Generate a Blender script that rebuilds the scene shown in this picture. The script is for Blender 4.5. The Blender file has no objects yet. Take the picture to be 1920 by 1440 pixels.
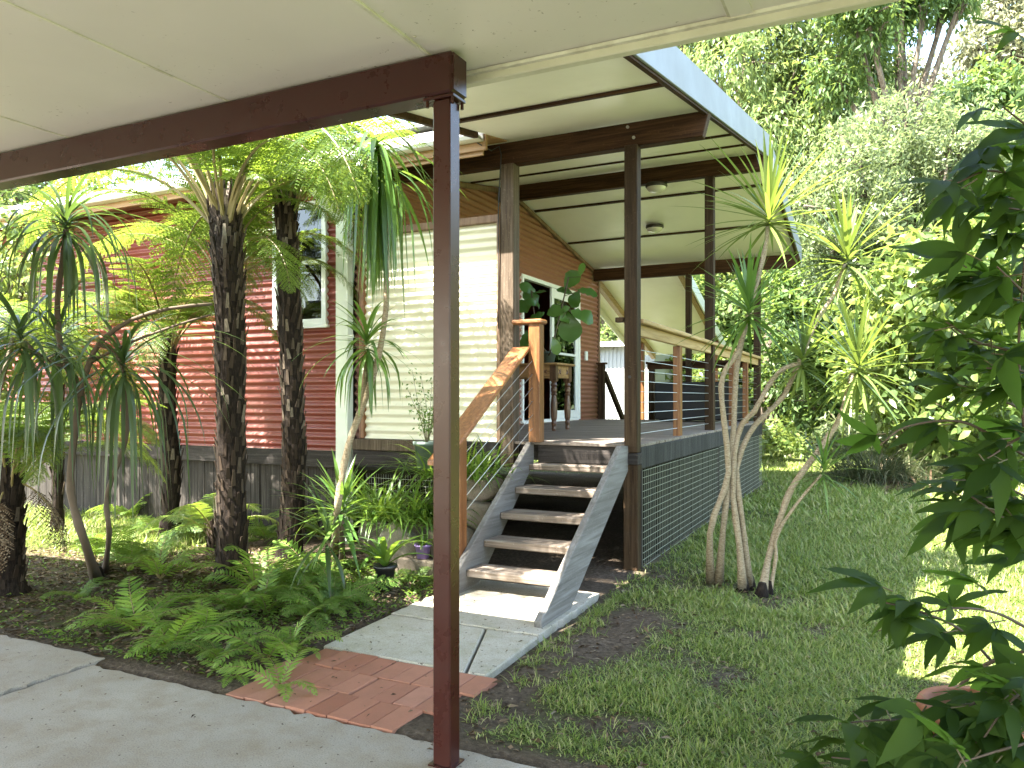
import bpy, bmesh, math, random
import numpy as np
from mathutils import Vector, Matrix

# ------------------------------------------------------------------ camera, world, sun, exposure
SC = bpy.context.scene
COL = SC.collection
R_ = math.radians
FPX, CX, CY, YAW, EYE = 1443.0, 960.0, 745.0, R_(26.0), 1.37     # focal length in photo pixels, horizon row, heading
cam_d = bpy.data.cameras.new('camera')
cam = bpy.data.objects.new('camera', cam_d)
COL.objects.link(cam)
cam.location = (0, 0, EYE)
cam.rotation_euler = (R_(90), 0, YAW)
cam_d.sensor_width = 36.0
cam_d.lens = FPX / 1920 * 36
cam_d.shift_y = (CY - 720) / 1920
cam_d.clip_start = 0.05
cam_d.clip_end = 600
SC.camera = cam

SUN_TO = Vector((-0.40, -0.55, 1.0)).normalized()                # towards the sun
SUN_EL = math.asin(SUN_TO.z)
SUN_AZ = math.atan2(SUN_TO.x, SUN_TO.y)
w = bpy.data.worlds.new('World')
SC.world = w
w.use_nodes = True
nt = w.node_tree
nt.nodes.clear()
sky = nt.nodes.new('ShaderNodeTexSky')
sky.sky_type = 'NISHITA'
sky.sun_disc = False
sky.sun_elevation = SUN_EL
sky.sun_rotation = SUN_AZ
sky.air_density = 1.0
sky.dust_density = 0.7
sky.ozone_density = 1.0
bg = nt.nodes.new('ShaderNodeBackground')
bg.inputs['Strength'].default_value = 0.125
wo = nt.nodes.new('ShaderNodeOutputWorld')
tint = nt.nodes.new('ShaderNodeMix')                                # camera white balance for open shade
tint.data_type = 'RGBA'
tint.blend_type = 'MULTIPLY'
tint.inputs[0].default_value = 1.0
tint.inputs[7].default_value = (1.12, 1.0, 0.86, 1)
nt.links.new(sky.outputs[0], tint.inputs[6])
nt.links.new(tint.outputs[2], bg.inputs[0])
nt.links.new(bg.outputs[0], wo.inputs[0])
sd = bpy.data.lights.new('sun', 'SUN')
sd.energy = 4.2
sd.angle = R_(0.5)
sd.color = (1.0, 0.95, 0.86)
so = bpy.data.objects.new('sun', sd)
COL.objects.link(so)
so.location = (-8, -11, 20)
so.rotation_euler = SUN_TO.to_track_quat('Z', 'Y').to_euler()

SC.view_settings.view_transform = 'Standard'
SC.view_settings.look = 'None'
SC.view_settings.exposure = 3.6
SC.view_settings.gamma = 1.0
SC.render.engine = 'CYCLES'
SC.cycles.max_bounces = 10
SC.cycles.diffuse_bounces = 5
SC.cycles.transmission_bounces = 6
SC.cycles.transparent_max_bounces = 12
SC.cycles.sample_clamp_indirect = 6.0

RNG = np.random.default_rng(11)
random.seed(5)

# ------------------------------------------------------------------ survey: a photo pixel at a known depth / height / plane -> a place
FWD = np.array([-math.sin(YAW), math.cos(YAW), 0.0])
RGT = np.array([math.cos(YAW), math.sin(YAW), 0.0])
def ray(u, v):
    return FWD + RGT * ((u - CX) / FPX) + np.array([0, 0, (CY - v) / FPX])
def at(u, v, d):
    return np.array([0, 0, EYE]) + ray(u, v) * d
def onz(u, v, z=0.0):
    r = ray(u, v); return np.array([0, 0, EYE]) + r * ((z - EYE) / r[2])
def ony(u, v, y):
    r = ray(u, v); return np.array([0, 0, EYE]) + r * (y / r[1])

# ------------------------------------------------------------------ object helpers
def link(o, parent=None):
    COL.objects.link(o)
    if parent is not None:
        o.parent = parent
    return o
def thing(name, label, cat, loc=(0, 0, 0), rz=0.0, group=None):
    o = bpy.data.objects.new(name, None)
    o.empty_display_size = 0.1
    o.location = loc
    o.rotation_euler = (0, 0, rz)
    link(o)
    o['label'] = label
    o['category'] = cat
    if group: o['group'] = group
    return o
def tag(o, label, cat, group=None):
    o['label'] = label
    o['category'] = cat
    if group: o['group'] = group
    return o
def np_mesh(name, V, F, mats, smooth=True, midx=None):
    """V (n,3); F either (m,k) array or a list of such arrays (k = 3 or 4)."""
    if not isinstance(F, (list, tuple)): F = [F]
    F = [np.asarray(f, dtype=np.int32) for f in F if len(f)]
    me = bpy.data.meshes.new(name)
    V = np.asarray(V, dtype=np.float32)
    me.vertices.add(len(V))
    me.vertices.foreach_set('co', V.ravel())
    sizes = np.concatenate([np.full(len(f), f.shape[1], np.int32) for f in F])
    loops = np.concatenate([f.ravel() for f in F])
    starts = np.concatenate([[0], np.cumsum(sizes)[:-1]]).astype(np.int32)
    me.loops.add(len(loops))
    me.loops.foreach_set('vertex_index', loops)
    me.polygons.add(len(sizes))
    me.polygons.foreach_set('loop_start', starts)
    me.polygons.foreach_set('loop_total', sizes)
    if midx is not None:
        me.polygons.foreach_set('material_index', np.asarray(midx, np.int32))
    me.polygons.foreach_set('use_smooth', np.full(len(sizes), smooth, bool))
    for m in (mats if isinstance(mats, (list, tuple)) else [mats]):
        me.materials.append(m)
    me.update(calc_edges=True)
    return me
def np_obj(name, V, F, mat, parent=None, smooth=True, midx=None):
    return link(bpy.data.objects.new(name, np_mesh(name, V, F, mat, smooth, midx)), parent)
def bevel(o, wd=0.004, seg=1):
    m = o.modifiers.new('bevel', 'BEVEL')
    m.width = wd; m.segments = seg; m.limit_method = 'ANGLE'; m.angle_limit = R_(40)
    return o

class MB:
    """collects boxes, tubes and lathes; build() links them as one mesh object"""
    def __init__(s): s.v = []; s.q = []; s.t = []; s.n = 0
    def add(s, V, Q=None, T=None):
        V = np.asarray(V, float)
        s.v.append(V)
        if Q is not None and len(Q): s.q.append(np.asarray(Q, int) + s.n)
        if T is not None and len(T): s.t.append(np.asarray(T, int) + s.n)
        s.n += len(V); return s
    def box(s, x0, x1, y0, y1, z0, z1):
        V = [(x, y, z) for z in (z0, z1) for y in (y0, y1) for x in (x0, x1)]
        Q = [(0, 2, 3, 1), (4, 5, 7, 6), (0, 1, 5, 4), (2, 6, 7, 3), (0, 4, 6, 2), (1, 3, 7, 5)]
        return s.add(V, Q)
    def hexa(s, P):
        """eight corners: bottom four (ccw from above), top four"""
        Q = [(3, 2, 1, 0), (4, 5, 6, 7), (0, 1, 5, 4), (1, 2, 6, 5), (2, 3, 7, 6), (3, 0, 4, 7)]
        return s.add(P, Q)
    def prism(s, poly, axis, a0, a1):
        """polygon extruded along an axis: poly gives the other two coordinates"""
        n = len(poly); V = []
        for a in (a0, a1):
            for p in poly:
                V.append((a, p[0], p[1]) if axis == 'x' else (p[0], a, p[1]) if axis == 'y' else (p[0], p[1], a))
        Q = [(i, (i + 1) % n, n + (i + 1) % n, n + i) for i in range(n)]
        T = []
        for i in range(1, n - 1):
            T += [(0, i + 1, i), (n, n + i, n + i + 1)]
        return s.add(V, Q, T)
    def tube(s, pts, rad, n=8, cap=True):
        pts = [Vector(p) for p in pts]
        rad = [rad] * len(pts) if np.isscalar(rad) else rad
        V = []; up = None
        for i, p in enumerate(pts):
            d = (pts[min(i + 1, len(pts) - 1)] - pts[max(i - 1, 0)])
            if d.length < 1e-9: d = Vector((0, 0, 1))
            d.normalize()
            if up is None:
                up = Vector((1, 0, 0)) if abs(d.x) < .8 else Vector((0, 1, 0))
            up = (up - d * up.dot(d)).normalized()
            sd_ = d.cross(up)
            for k in range(n):
                a = 2 * math.pi * k / n
                V.append(p + (up * math.cos(a) + sd_ * math.sin(a)) * rad[i])
        m = len(pts); Q = []; T = []
        for i in range(m - 1):
            for k in range(n):
                Q.append((i * n + k, i * n + (k + 1) % n, (i + 1) * n + (k + 1) % n, (i + 1) * n + k))
        if cap:
            V.append(pts[0]); V.append(pts[-1])
            for k in range(n):
                T.append((m * n, (k + 1) % n, k))
                T.append((m * n + 1, (m - 1) * n + k, (m - 1) * n + (k + 1) % n))
        return s.add([tuple(v) for v in V], Q, T)
    def lathe(s, prof, c=(0, 0, 0), n=20):
        V = []; Q = []
        for r, z in prof:
            for k in range(n):
                a = 2 * math.pi * k / n
                V.append((c[0] + r * math.cos(a), c[1] + r * math.sin(a), c[2] + z))
        for i in range(len(prof) - 1):
            for k in range(n):
                Q.append((i * n + k, i * n + (k + 1) % n, (i + 1) * n + (k + 1) % n, (i + 1) * n + k))
        return s.add(V, Q)
    def build(s, name, mat, parent=None, smooth=False, bev=0.0):
        F = []
        if s.q: F.append(np.concatenate(s.q))
        if s.t: F.append(np.concatenate(s.t))
        o = np_obj(name, np.concatenate(s.v), F, mat, parent, smooth)
        if bev: bevel(o, bev)
        return o

# ------------------------------------------------------------------ noise for layout
_LAT = np.random.default_rng(3).random((256, 256))
def vnoise(x, y, s):
    x = np.asarray(x) / s + 40.3; y = np.asarray(y) / s + 71.7
    i = np.floor(x).astype(int); j = np.floor(y).astype(int)
    fx = x - i; fy = y - j
    fx = fx * fx * (3 - 2 * fx); fy = fy * fy * (3 - 2 * fy)
    g = lambda a, b: _LAT[a % 256, b % 256]
    return (g(i, j) * (1 - fx) + g(i + 1, j) * fx) * (1 - fy) + (g(i, j + 1) * (1 - fx) + g(i + 1, j + 1) * fx) * fy
def sstep(a, b, x):
    t = np.clip((np.asarray(x, float) - a) / (b - a), 0, 1); return t * t * (3 - 2 * t)

# ------------------------------------------------------------------ materials
def hexc(r, g, b): return (r, g, b, 1.0)
class NT:
    def __init__(s, name):
        s.m = bpy.data.materials.new(name); s.m.use_nodes = True
        s.t = s.m.node_tree; s.t.nodes.clear()
        s.out = s.t.nodes.new('ShaderNodeOutputMaterial')
    def n(s, typ, **kw):
        o = s.t.nodes.new(typ)
        for k, v in kw.items():
            if k.startswith('i_'):
                o.inputs[k[2:].replace('_', ' ')].default_value = v
            else: setattr(o, k, v)
        return o
    def l(s, a, b): s.t.links.new(a, b)
    def ramp(s, fac, stops):
        r = s.n('ShaderNodeValToRGB'); e = r.color_ramp.elements
        while len(e) < len(stops): e.new(0.5)
        for el, (p, c) in zip(e, stops): el.position = p; el.color = hexc(*c)
        s.l(fac, r.inputs[0]); return r.outputs[0]
    def noise(s, vec, scale, detail=4, rough=.55, dist=0):
        n = s.n('ShaderNodeTexNoise'); n.inputs['Scale'].default_value = scale
        n.inputs['Detail'].default_value = detail; n.inputs['Roughness'].default_value = rough
        n.inputs['Distortion'].default_value = dist
        s.l(vec, n.inputs['Vector']); return n.outputs['Fac']
    def obj(s, scale=None):
        c = s.n('ShaderNodeTexCoord').outputs['Object']
        if scale is None: return c
        m = s.n('ShaderNodeMapping'); m.inputs['Scale'].default_value = scale
        s.l(c, m.inputs['Vector']); return m.outputs[0]
    def mix(s, f, a, b, mode='MIX'):
        m = s.n('ShaderNodeMix', data_type='RGBA', blend_type=mode)
        for sock, val in ((m.inputs[0], f), (m.inputs[6], a), (m.inputs[7], b)):
            if hasattr(val, 'links'): s.l(val, sock)
            elif np.isscalar(val): sock.default_value = val
            else: sock.default_value = hexc(*val)
        return m.outputs[2]
    def bump(s, h, strength=.3, dist=.01):
        b = s.n('ShaderNodeBump'); b.inputs['Strength'].default_value = strength
        b.inputs['Distance'].default_value = dist; s.l(h, b.inputs['Height']); return b.outputs[0]
    def pbr(s, col, rough=.6, spec=.4, normal=None, metal=0.0):
        p = s.n('ShaderNodeBsdfPrincipled')
        if hasattr(col, 'links'): s.l(col, p.inputs['Base Color'])
        else: p.inputs['Base Color'].default_value = hexc(*col)
        if hasattr(rough, 'links'): s.l(rough, p.inputs['Roughness'])
        else: p.inputs['Roughness'].default_value = rough
        p.inputs['Specular IOR Level'].default_value = spec
        p.inputs['Metallic'].default_value = metal
        if normal is not None: s.l(normal, p.inputs['Normal'])
        return p
    def done(s, sh): s.l(sh.outputs[0], s.out.inputs[0]); return s.m

def m_timber(name, dark, mid, light, axis='z', rough=.65, spec=.3, fine=1.0, bump=.35):
    t = NT(name)
    k = {'x': (.6, 14, 14), 'y': (14, .6, 14), 'z': (14, 14, .6)}[axis]
    v = t.obj(tuple(q * fine for q in k))
    g = t.noise(v, 3.2, 6, .65, .6)
    v2 = t.obj(tuple(q * .25 for q in k))
    g2 = t.noise(v2, 2.2, 3, .5, .3)
    c = t.ramp(g, [(.30, dark), (.5, mid), (.72, light)])
    c = t.mix(t.ramp(g2, [(.38, (0, 0, 0)), (.62, (1, 1, 1))]), c, t.mix(.45, c, dark))
    fl = t.noise(t.obj(), 60, 2)
    c = t.mix(t.ramp(fl, [(.62, (0, 0, 0)), (.75, (.5, .5, .5))]), c, light)
    return t.done(t.pbr(c, rough, spec, t.bump(g, bump, .006)))
def m_paint(name, col, rough=.5, dirt=(.2, .17, .13), amt=.25, spec=.4, scale=3, bump=.05):
    t = NT(name)
    n1 = t.noise(t.obj(), scale, 5, .6)
    n2 = t.noise(t.obj(), scale * 14, 3, .6)
    f = t.ramp(n1, [(.45, (0, 0, 0)), (.8, (amt, amt, amt))])
    c = t.mix(f, col, dirt)
    c = t.mix(t.ramp(n2, [(.66, (0, 0, 0)), (.78, (amt, amt, amt))]), c, dirt)
    return t.done(t.pbr(c, t.ramp(n1, [(.3, (rough * .8,) * 3), (.7, (min(1, rough * 1.2),) * 3)]), spec, t.bump(n1, bump, .01)))
def m_leaf(name, cols, trans, rough=.42, spec=.45, tf=.38):
    t = NT(name)
    g = t.n('ShaderNodeNewGeometry')
    r = g.outputs['Random Per Island']
    st = [(i / (len(cols) - 1), c) for i, c in enumerate(cols)]
    c = t.ramp(r, st)
    p = t.pbr(c, rough, spec)
    tr = t.n('ShaderNodeBsdfTranslucent')
    tc = t.mix(.5, c, trans)
    t.l(t.mix(.35, trans, tc), tr.inputs['Color'])
    mx = t.n('ShaderNodeMixShader'); mx.inputs[0].default_value = tf
    t.l(p.outputs[0], mx.inputs[1]); t.l(tr.outputs[0], mx.inputs[2])
    return t.done(mx)

def m_ceiling():
    t = NT('painted_ceiling_sheet')
    n = t.noise(t.obj(), 1.3, 4); n2 = t.noise(t.obj(), 38, 3, .7)
    c = t.ramp(n, [(.3, (.705, .665, .625)), (.7, (.77, .73, .69))])
    n4 = t.noise(t.obj(), 1.9, 3)
    sp = t.ramp(n2, [(.665, (0, 0, 0)), (.70, (.85, .85, .85))])
    sp = t.mix(1.0, sp, t.ramp(n4, [(.48, (0, 0, 0)), (.6, (1, 1, 1))]), 'MULTIPLY')
    c = t.mix(sp, c, (.17, .13, .09))
    return t.done(t.pbr(c, .38, .45, t.bump(n, .12, .03)))
M = {}
M['ceil'] = m_ceiling()
M['lining'] = m_paint('veranda_lining_paint', (.88, .845, .80), .4, (.5, .46, .38), .18, .4, 1.5)
M['ceil_trim'] = m_paint('cream_fascia_paint', (.66, .64, .53), .5, (.3, .26, .19), .35)
M['joint'] = m_paint('dusty_joint_filler', (.74, .72, .62), .7, (.25, .20, .14), .75, scale=7)
M['maroon'] = m_paint('maroon_steel_paint', (.036, .0068, .0042), .3, (.05, .022, .016), .14, .40, 9)
M['red'] = m_paint('red_corrugated_iron', (.20, .040, .028), .38, (.20, .10, .07), .35, .5, 2.2)
M['red_shaded'] = m_paint('shaded_red_corrugated_iron', (.26, .105, .065), .42, (.2, .12, .08), .3, .5, 2.2)  # same red iron on the gable wall, its brownish shade put into the colour
M['cream'] = m_paint('cream_corrugated_iron', (.74, .71, .56), .38, (.42, .37, .25), .35, .5, 2)
M['white'] = m_paint('white_window_paint', (.78, .80, .76), .35, (.5, .5, .44), .2)
M['pipe'] = m_paint('pale_green_white_pipe_paint', (.66, .70, .60), .45, (.33, .33, .26), .35)
M['blue_grey'] = m_paint('blue_grey_barge_steel', (.23, .245, .27), .5, (.24, .25, .26), .3, .2, 3)
M['gutter'] = m_paint('off_white_gutter_steel', (.70, .69, .63), .35, (.3, .28, .22), .3)
M['zinc'] = m_paint('weathered_zinc_roof', (.42, .43, .42), .4, (.25, .23, .2), .4, .5)
M['wht_iron'] = m_paint('white_shed_iron', (.36, .375, .36), .55, (.5, .48, .42), .3)
M['black'] = m_paint('black_weathered_cover', (.014, .015, .016), .55, (.05, .05, .05), .3)
M['dkpost'] = m_timber('dark_oiled_hardwood_upright', (.015, .0085, .004), (.040, .023, .011), (.082, .053, .029), 'z', .65, .15)
M['dkbeam'] = m_timber('dark_oiled_hardwood_beam', (.015, .0065, .0025), (.046, .020, .0075), (.095, .047, .020), 'x', .6, .15)
M['greypost'] = m_timber('weathered_grey_hardwood_upright', (.035, .022, .013), (.098, .070, .046), (.19, .148, .108), 'z', .75, .25)
M['orange_z'] = m_timber('oiled_orange_hardwood_upright', (.075, .027, .009), (.20, .080, .026), (.33, .16, .06), 'z', .4, .4)
M['orange_y'] = m_timber('oiled_orange_hardwood_rail', (.11, .042, .016), (.245, .102, .038), (.38, .19, .08), 'y', .32, .5)
M['honey_y'] = m_timber('pale_honey_hardwood_rail', (.22, .13, .05), (.42, .28, .13), (.55, .41, .22), 'y', .5, .35)
M['honey_x'] = m_timber('pale_honey_hardwood_board', (.22, .13, .05), (.42, .27, .12), (.52, .37, .19), 'x', .5, .35)
M['deck'] = m_timber('weathered_decking', (.095, .072, .058), (.20, .165, .138), (.31, .275, .24), 'x', .6, .3)
M['tread'] = m_timber('weathered_stair_tread', (.085, .062, .046), (.205, .165, .13), (.36, .32, .275), 'x', .8, .2, bump=.5)
M['string'] = m_timber('blue_grey_weathered_stringer', (.10, .09, .08), (.165, .155, .142), (.25, .243, .232), 'y', .8, .2, .7, bump=.4)
M['edge'] = m_timber('grey_black_weathered_edge_board', (.013, .012, .011), (.038, .036, .033), (.09, .087, .08), 'z', .8, .2, 1.3, .6)
M['skirt'] = m_timber('green_grey_weathered_slab_board', (.007, .0065, .004), (.021, .021, .0125), (.046, .046, .029), 'z', .85, .15, 1.0, .6)
M['bearer'] = m_timber('dark_bearer_timber', (.012, .010, .009), (.032, .026, .023), (.075, .064, .057), 'x', .75, .25)
M['greyboard'] = m_timber('grey_vertical_board', (.012, .010, .008), (.036, .030, .025), (.09, .08, .068), 'z', .8, .2)
M['eavewood'] = m_timber('tan_eave_timber', (.20, .11, .045), (.34, .20, .09), (.42, .28, .14), 'x', .55, .3)
M['trim'] = m_timber('brown_trim_timber', (.11, .062, .035), (.20, .125, .078), (.29, .20, .135), 'z', .55, .3)

def m_simple(name, col, rough=.5, metal=0.0, spec=.5):
    t = NT(name); n = t.noise(t.obj(), 25, 3)
    c = t.mix(t.ramp(n, [(.3, (0, 0, 0)), (.75, (.35, .35, .35))]), col, tuple(q * .55 for q in col))
    return t.done(t.pbr(c, rough, spec, None, metal))
M['wire'] = m_simple('galvanised_wire', (.55, .57, .56), .35, .7)
M['wire_dull'] = m_simple('dull_galvanised_mesh', (.27, .285, .21), .6, 0)
M['steel'] = m_simple('zinc_bolt_head', (.42, .40, .36), .45, .6)
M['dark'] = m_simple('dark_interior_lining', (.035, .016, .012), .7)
M['floorin'] = m_simple('interior_floor_boards', (.10, .05, .03), .4)
M['lampbase'] = m_simple('dark_lamp_base', (.03, .024, .018), .45)
M['terra'] = m_paint('terracotta_clay', (.36, .15, .085), .75, (.16, .09, .05), .45, .2, 12)
M['purple'] = m_simple('mauve_plastic', (.27, .18, .42), .4)
M['greenpot'] = m_simple('grey_green_plastic', (.10, .135, .115), .45)
M['blackpot'] = m_simple('black_plastic', (.016, .016, .017), .4)
M['potsoil'] = m_simple('potting_mix', (.03, .02, .013), .9)
M['stem'] = m_simple('green_brown_stem', (.10, .085, .035), .7)
M['twig'] = m_simple('brown_twig', (.085, .058, .035), .8)
M['ocre'] = m_timber('honey_brown_table_wood', (.12, .055, .018), (.33, .19, .075), (.45, .29, .13), 'x', .4, .4)
M['turned'] = m_timber('dark_turned_wood', (.045, .02, .01), (.11, .055, .028), (.2, .11, .06), 'z', .35, .5)

def m_glass():
    t = NT('window_glass')
    gl = t.n('ShaderNodeBsdfGlossy'); gl.inputs['Roughness'].default_value = .01
    gl.inputs['Color'].default_value = (.92, .95, .95, 1)
    tr = t.n('ShaderNodeBsdfTransparent'); tr.inputs['Color'].default_value = (.42, .46, .44, 1)
    fr = t.n('ShaderNodeFresnel'); fr.inputs['IOR'].default_value = 1.6
    mx = t.n('ShaderNodeMixShader')
    t.l(fr.outputs[0], mx.inputs[0]); t.l(tr.outputs[0], mx.inputs[1]); t.l(gl.outputs[0], mx.inputs[2])
    return t.done(mx)
M['glass'] = m_glass()
def m_screen():
    t = NT('insect_screen')
    p = t.pbr((.055, .065, .062), .6, .2)
    tr = t.n('ShaderNodeBsdfTransparent')
    mx = t.n('ShaderNodeMixShader'); mx.inputs[0].default_value = .72
    t.l(tr.outputs[0], mx.inputs[1]); t.l(p.outputs[0], mx.inputs[2]); return t.done(mx)
M['screen'] = m_screen()
def m_lens():
    t = NT('frosted_lamp_glass')
    p = t.pbr((.62, .60, .50), .25, .5); p.inputs['Transmission Weight'].default_value = .15
    return t.done(p)
M['lens'] = m_lens()

def m_concrete(name, a, b, stain):
    t = NT(name)
    n1 = t.noise(t.obj(), 1.4, 6, .6); n2 = t.noise(t.obj(), 160, 3, .7); n3 = t.noise(t.obj(), 6, 5, .65)
    c = t.ramp(n1, [(.3, a), (.7, b)])
    c = t.mix(t.ramp(n3, [(.42, (0, 0, 0)), (.7, (.8, .8, .8))]), c, stain)
    c = t.mix(t.ramp(n2, [(.35, (.55, .55, .55)), (.5, (0, 0, 0))]), c, tuple(q * .45 for q in a))
    c = t.mix(t.ramp(n2, [(.6, (0, 0, 0)), (.75, (.5, .5, .5))]), c, tuple(min(.8, q * 1.6) for q in b))
    n5 = t.noise(t.obj(), 34, 2, .6)
    c = t.mix(t.ramp(n5, [(.69, (0, 0, 0)), (.71, (.9, .9, .9))]), c, (.06, .045, .03))
    return t.done(t.pbr(c, .85, .25, t.bump(n2, .35, .004)))
M['slab'] = m_concrete('carport_concrete', (.255, .228, .192), (.34, .307, .262), (.235, .19, .138))
M['path'] = m_concrete('path_concrete', (.345, .315, .26), (.43, .395, .335), (.28, .26, .175))
M['rock'] = m_concrete('garden_rock', (.115, .092, .07), (.22, .18, .14), (.06, .06, .03))
M['palerock'] = m_concrete('pale_garden_rock', (.24, .205, .165), (.36, .315, .26), (.13, .12, .075))
def m_brick():
    t = NT('red_clay_paver')
    g = t.n('ShaderNodeNewGeometry').outputs['Random Per Island']
    n = t.noise(t.obj(), 9, 6, .65); n2 = t.noise(t.obj(), 220, 2, .7)
    c = t.ramp(g, [(0, (.25, .10, .062)), (.4, (.33, .15, .098)), (.75, (.285, .12, .076)), (1, (.37, .185, .13))])
    c = t.mix(t.ramp(n, [(.45, (0, 0, 0)), (.78, (.5, .5, .5))]), c, (.19, .10, .065))
    c = t.mix(t.ramp(n2, [(.6, (0, 0, 0)), (.75, (.3, .3, .3))]), c, (.5, .32, .24))
    return t.done(t.pbr(c, .85, .2, t.bump(n2, .3, .003)))
M['brick'] = m_brick()

def m_ground():
    t = NT('soil_and_turf')
    at_ = t.n('ShaderNodeAttribute'); at_.attribute_name = 'cover'
    o = t.obj()
    n1 = t.noise(o, 2.3, 6, .65); n2 = t.noise(o, 40, 5, .7); n3 = t.noise(o, 9, 4, .6)
    soil = t.ramp(n2, [(.28, (.028, .020, .014)), (.5, (.085, .064, .046)), (.72, (.175, .138, .105))])
    soil = t.mix(t.ramp(n1, [(.42, (0, 0, 0)), (.62, (.65, .65, .65))]), soil, (.062, .046, .032))
    moss = t.ramp(n2, [(.3, (.03, .034, .010)), (.7, (.105, .11, .028))])
    sep = t.n('ShaderNodeSeparateColor'); t.l(at_.outputs['Color'], sep.inputs[0])
    mf = t.n('ShaderNodeMath', operation='MULTIPLY'); t.l(sep.outputs[1], mf.inputs[0])
    t.l(t.ramp(n3, [(.42, (0, 0, 0)), (.6, (1, 1, 1))]), mf.inputs[1])
    soil = t.mix(mf.outputs[0], soil, moss)
    turf = t.ramp(n2, [(.3, (.028, .042, .010)), (.55, (.075, .105, .025)), (.8, (.155, .16, .06))])
    c = t.mix(sep.outputs[0], soil, turf)
    return t.done(t.pbr(c, .95, .1, t.bump(n2, .6, .03)))
M['ground'] = m_ground()
M['cleanearth'] = m_simple('shaded_earth', (.05, .038, .028), .95)

def m_bark(name, a, b, c_, sc=(9, 9, 2.5)):
    t = NT(name); n = t.noise(t.obj(sc), 3, 6, .65, .4); n2 = t.noise(t.obj(), 5, 3)
    c = t.ramp(n, [(.3, a), (.5, b), (.72, c_)])
    c = t.mix(t.ramp(n2, [(.5, (0, 0, 0)), (.7, (.5, .5, .5))]), c, b)
    return t.done(t.pbr(c, .85, .15, t.bump(n, .6, .02)))
M['bark'] = m_bark('grey_brown_bark', (.045, .035, .025), (.12, .095, .07), (.23, .20, .16))
M['palebark'] = m_bark('pale_smooth_bark', (.14, .10, .06), (.27, .215, .14), (.38, .33, .24), (16, 16, 40))
M['fernbark'] = m_bark('tree_fern_trunk_fibre', (.005, .0035, .0025), (.015, .010, .007), (.038, .027, .019), (20, 20, 6))
def m_stub():
    t = NT('tree_fern_leaf_scar')
    r = t.n('ShaderNodeNewGeometry').outputs['Random Per Island']
    n = t.noise(t.obj((30, 30, 8)), 4, 4)
    c = t.ramp(r, [(0, (.016, .010, .006)), (.5, (.042, .028, .018)), (.85, (.10, .076, .054)), (1, (.20, .165, .125))])
    c = t.mix(t.ramp(n, [(.4, (0, 0, 0)), (.7, (.6, .6, .6))]), c, (.03, .02, .013))
    return t.done(t.pbr(c, .8, .2))
M['stub'] = m_stub()
M['stipe'] = m_simple('brown_green_frond_stalk', (.19, .145, .05), .5)
M['frond'] = m_leaf('tree_fern_frond_green', [(.035, .075, .014), (.066, .12, .02), (.115, .16, .028)], (.34, .46, .05), .45, .4, .42)
M['fern'] = m_leaf('ground_fern_green', [(.034, .078, .014), (.075, .14, .026), (.13, .20, .036)], (.34, .50, .06), .5, .35, .36)
M['fern_lit'] = m_leaf('sunlit_fern_lime', [(.06, .125, .018), (.11, .20, .03), (.18, .27, .045)], (.40, .58, .07), .5, .35, .38)  # brighter copy of the fern green, the look of sunlit fronds put into the colour
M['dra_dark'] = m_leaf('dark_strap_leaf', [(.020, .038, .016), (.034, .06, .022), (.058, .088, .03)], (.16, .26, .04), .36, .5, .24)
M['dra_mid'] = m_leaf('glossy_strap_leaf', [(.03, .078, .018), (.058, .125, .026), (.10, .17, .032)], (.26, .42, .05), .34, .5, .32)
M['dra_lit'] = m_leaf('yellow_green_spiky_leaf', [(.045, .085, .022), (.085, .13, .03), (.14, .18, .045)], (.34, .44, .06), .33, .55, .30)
M['lily'] = m_leaf('clumping_strap_green', [(.035, .085, .016), (.07, .145, .022), (.12, .19, .03)], (.32, .48, .05), .4, .45, .34)
M['tuss'] = m_leaf('dry_green_tussock_blade', [(.022, .036, .015), (.05, .065, .028), (.14, .13, .075)], (.12, .15, .05), .55, .3, .2)
M['fig'] = m_leaf('fiddle_leaf_green', [(.022, .07, .016), (.04, .105, .022), (.10, .18, .03)], (.22, .40, .05), .33, .5, .25)
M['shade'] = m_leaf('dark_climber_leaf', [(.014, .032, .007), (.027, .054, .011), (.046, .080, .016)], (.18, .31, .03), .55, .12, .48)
M['grass'] = m_leaf('lawn_blade', [(.075, .122, .022), (.135, .195, .038), (.215, .258, .06), (.36, .33, .16)], (.30, .40, .06), .5, .3, .3)
M['litter'] = m_leaf('dry_leaf_litter', [(.035, .022, .014), (.09, .058, .035), (.17, .12, .075), (.26, .21, .15)], (.2, .13, .06), .8, .1, .1)
M['tree_a'] = m_leaf('bright_pinnate_leaf', [(.062, .105, .034), (.108, .158, .052), (.18, .222, .078)], (.38, .47, .12), .48, .35, .38)
M['tree_b'] = m_leaf('deep_green_tree_leaf', [(.036, .075, .022), (.066, .115, .034), (.11, .165, .045)], (.28, .38, .07), .5, .3, .36)
M['tree_c'] = m_leaf('silvery_green_shrub_leaf', [(.058, .085, .036), (.11, .145, .062), (.18, .208, .105)], (.32, .40, .14), .42, .5, .34)
M['tree_d'] = m_leaf('lime_ovate_leaf', [(.05, .09, .024), (.098, .145, .036), (.16, .20, .055)], (.38, .47, .09), .4, .45, .38)
M['euca'] = m_leaf('hazy_olive_gum_leaf', [(.11, .125, .075), (.17, .18, .105), (.26, .25, .15)], (.3, .32, .14), .5, .3, .2)

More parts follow.
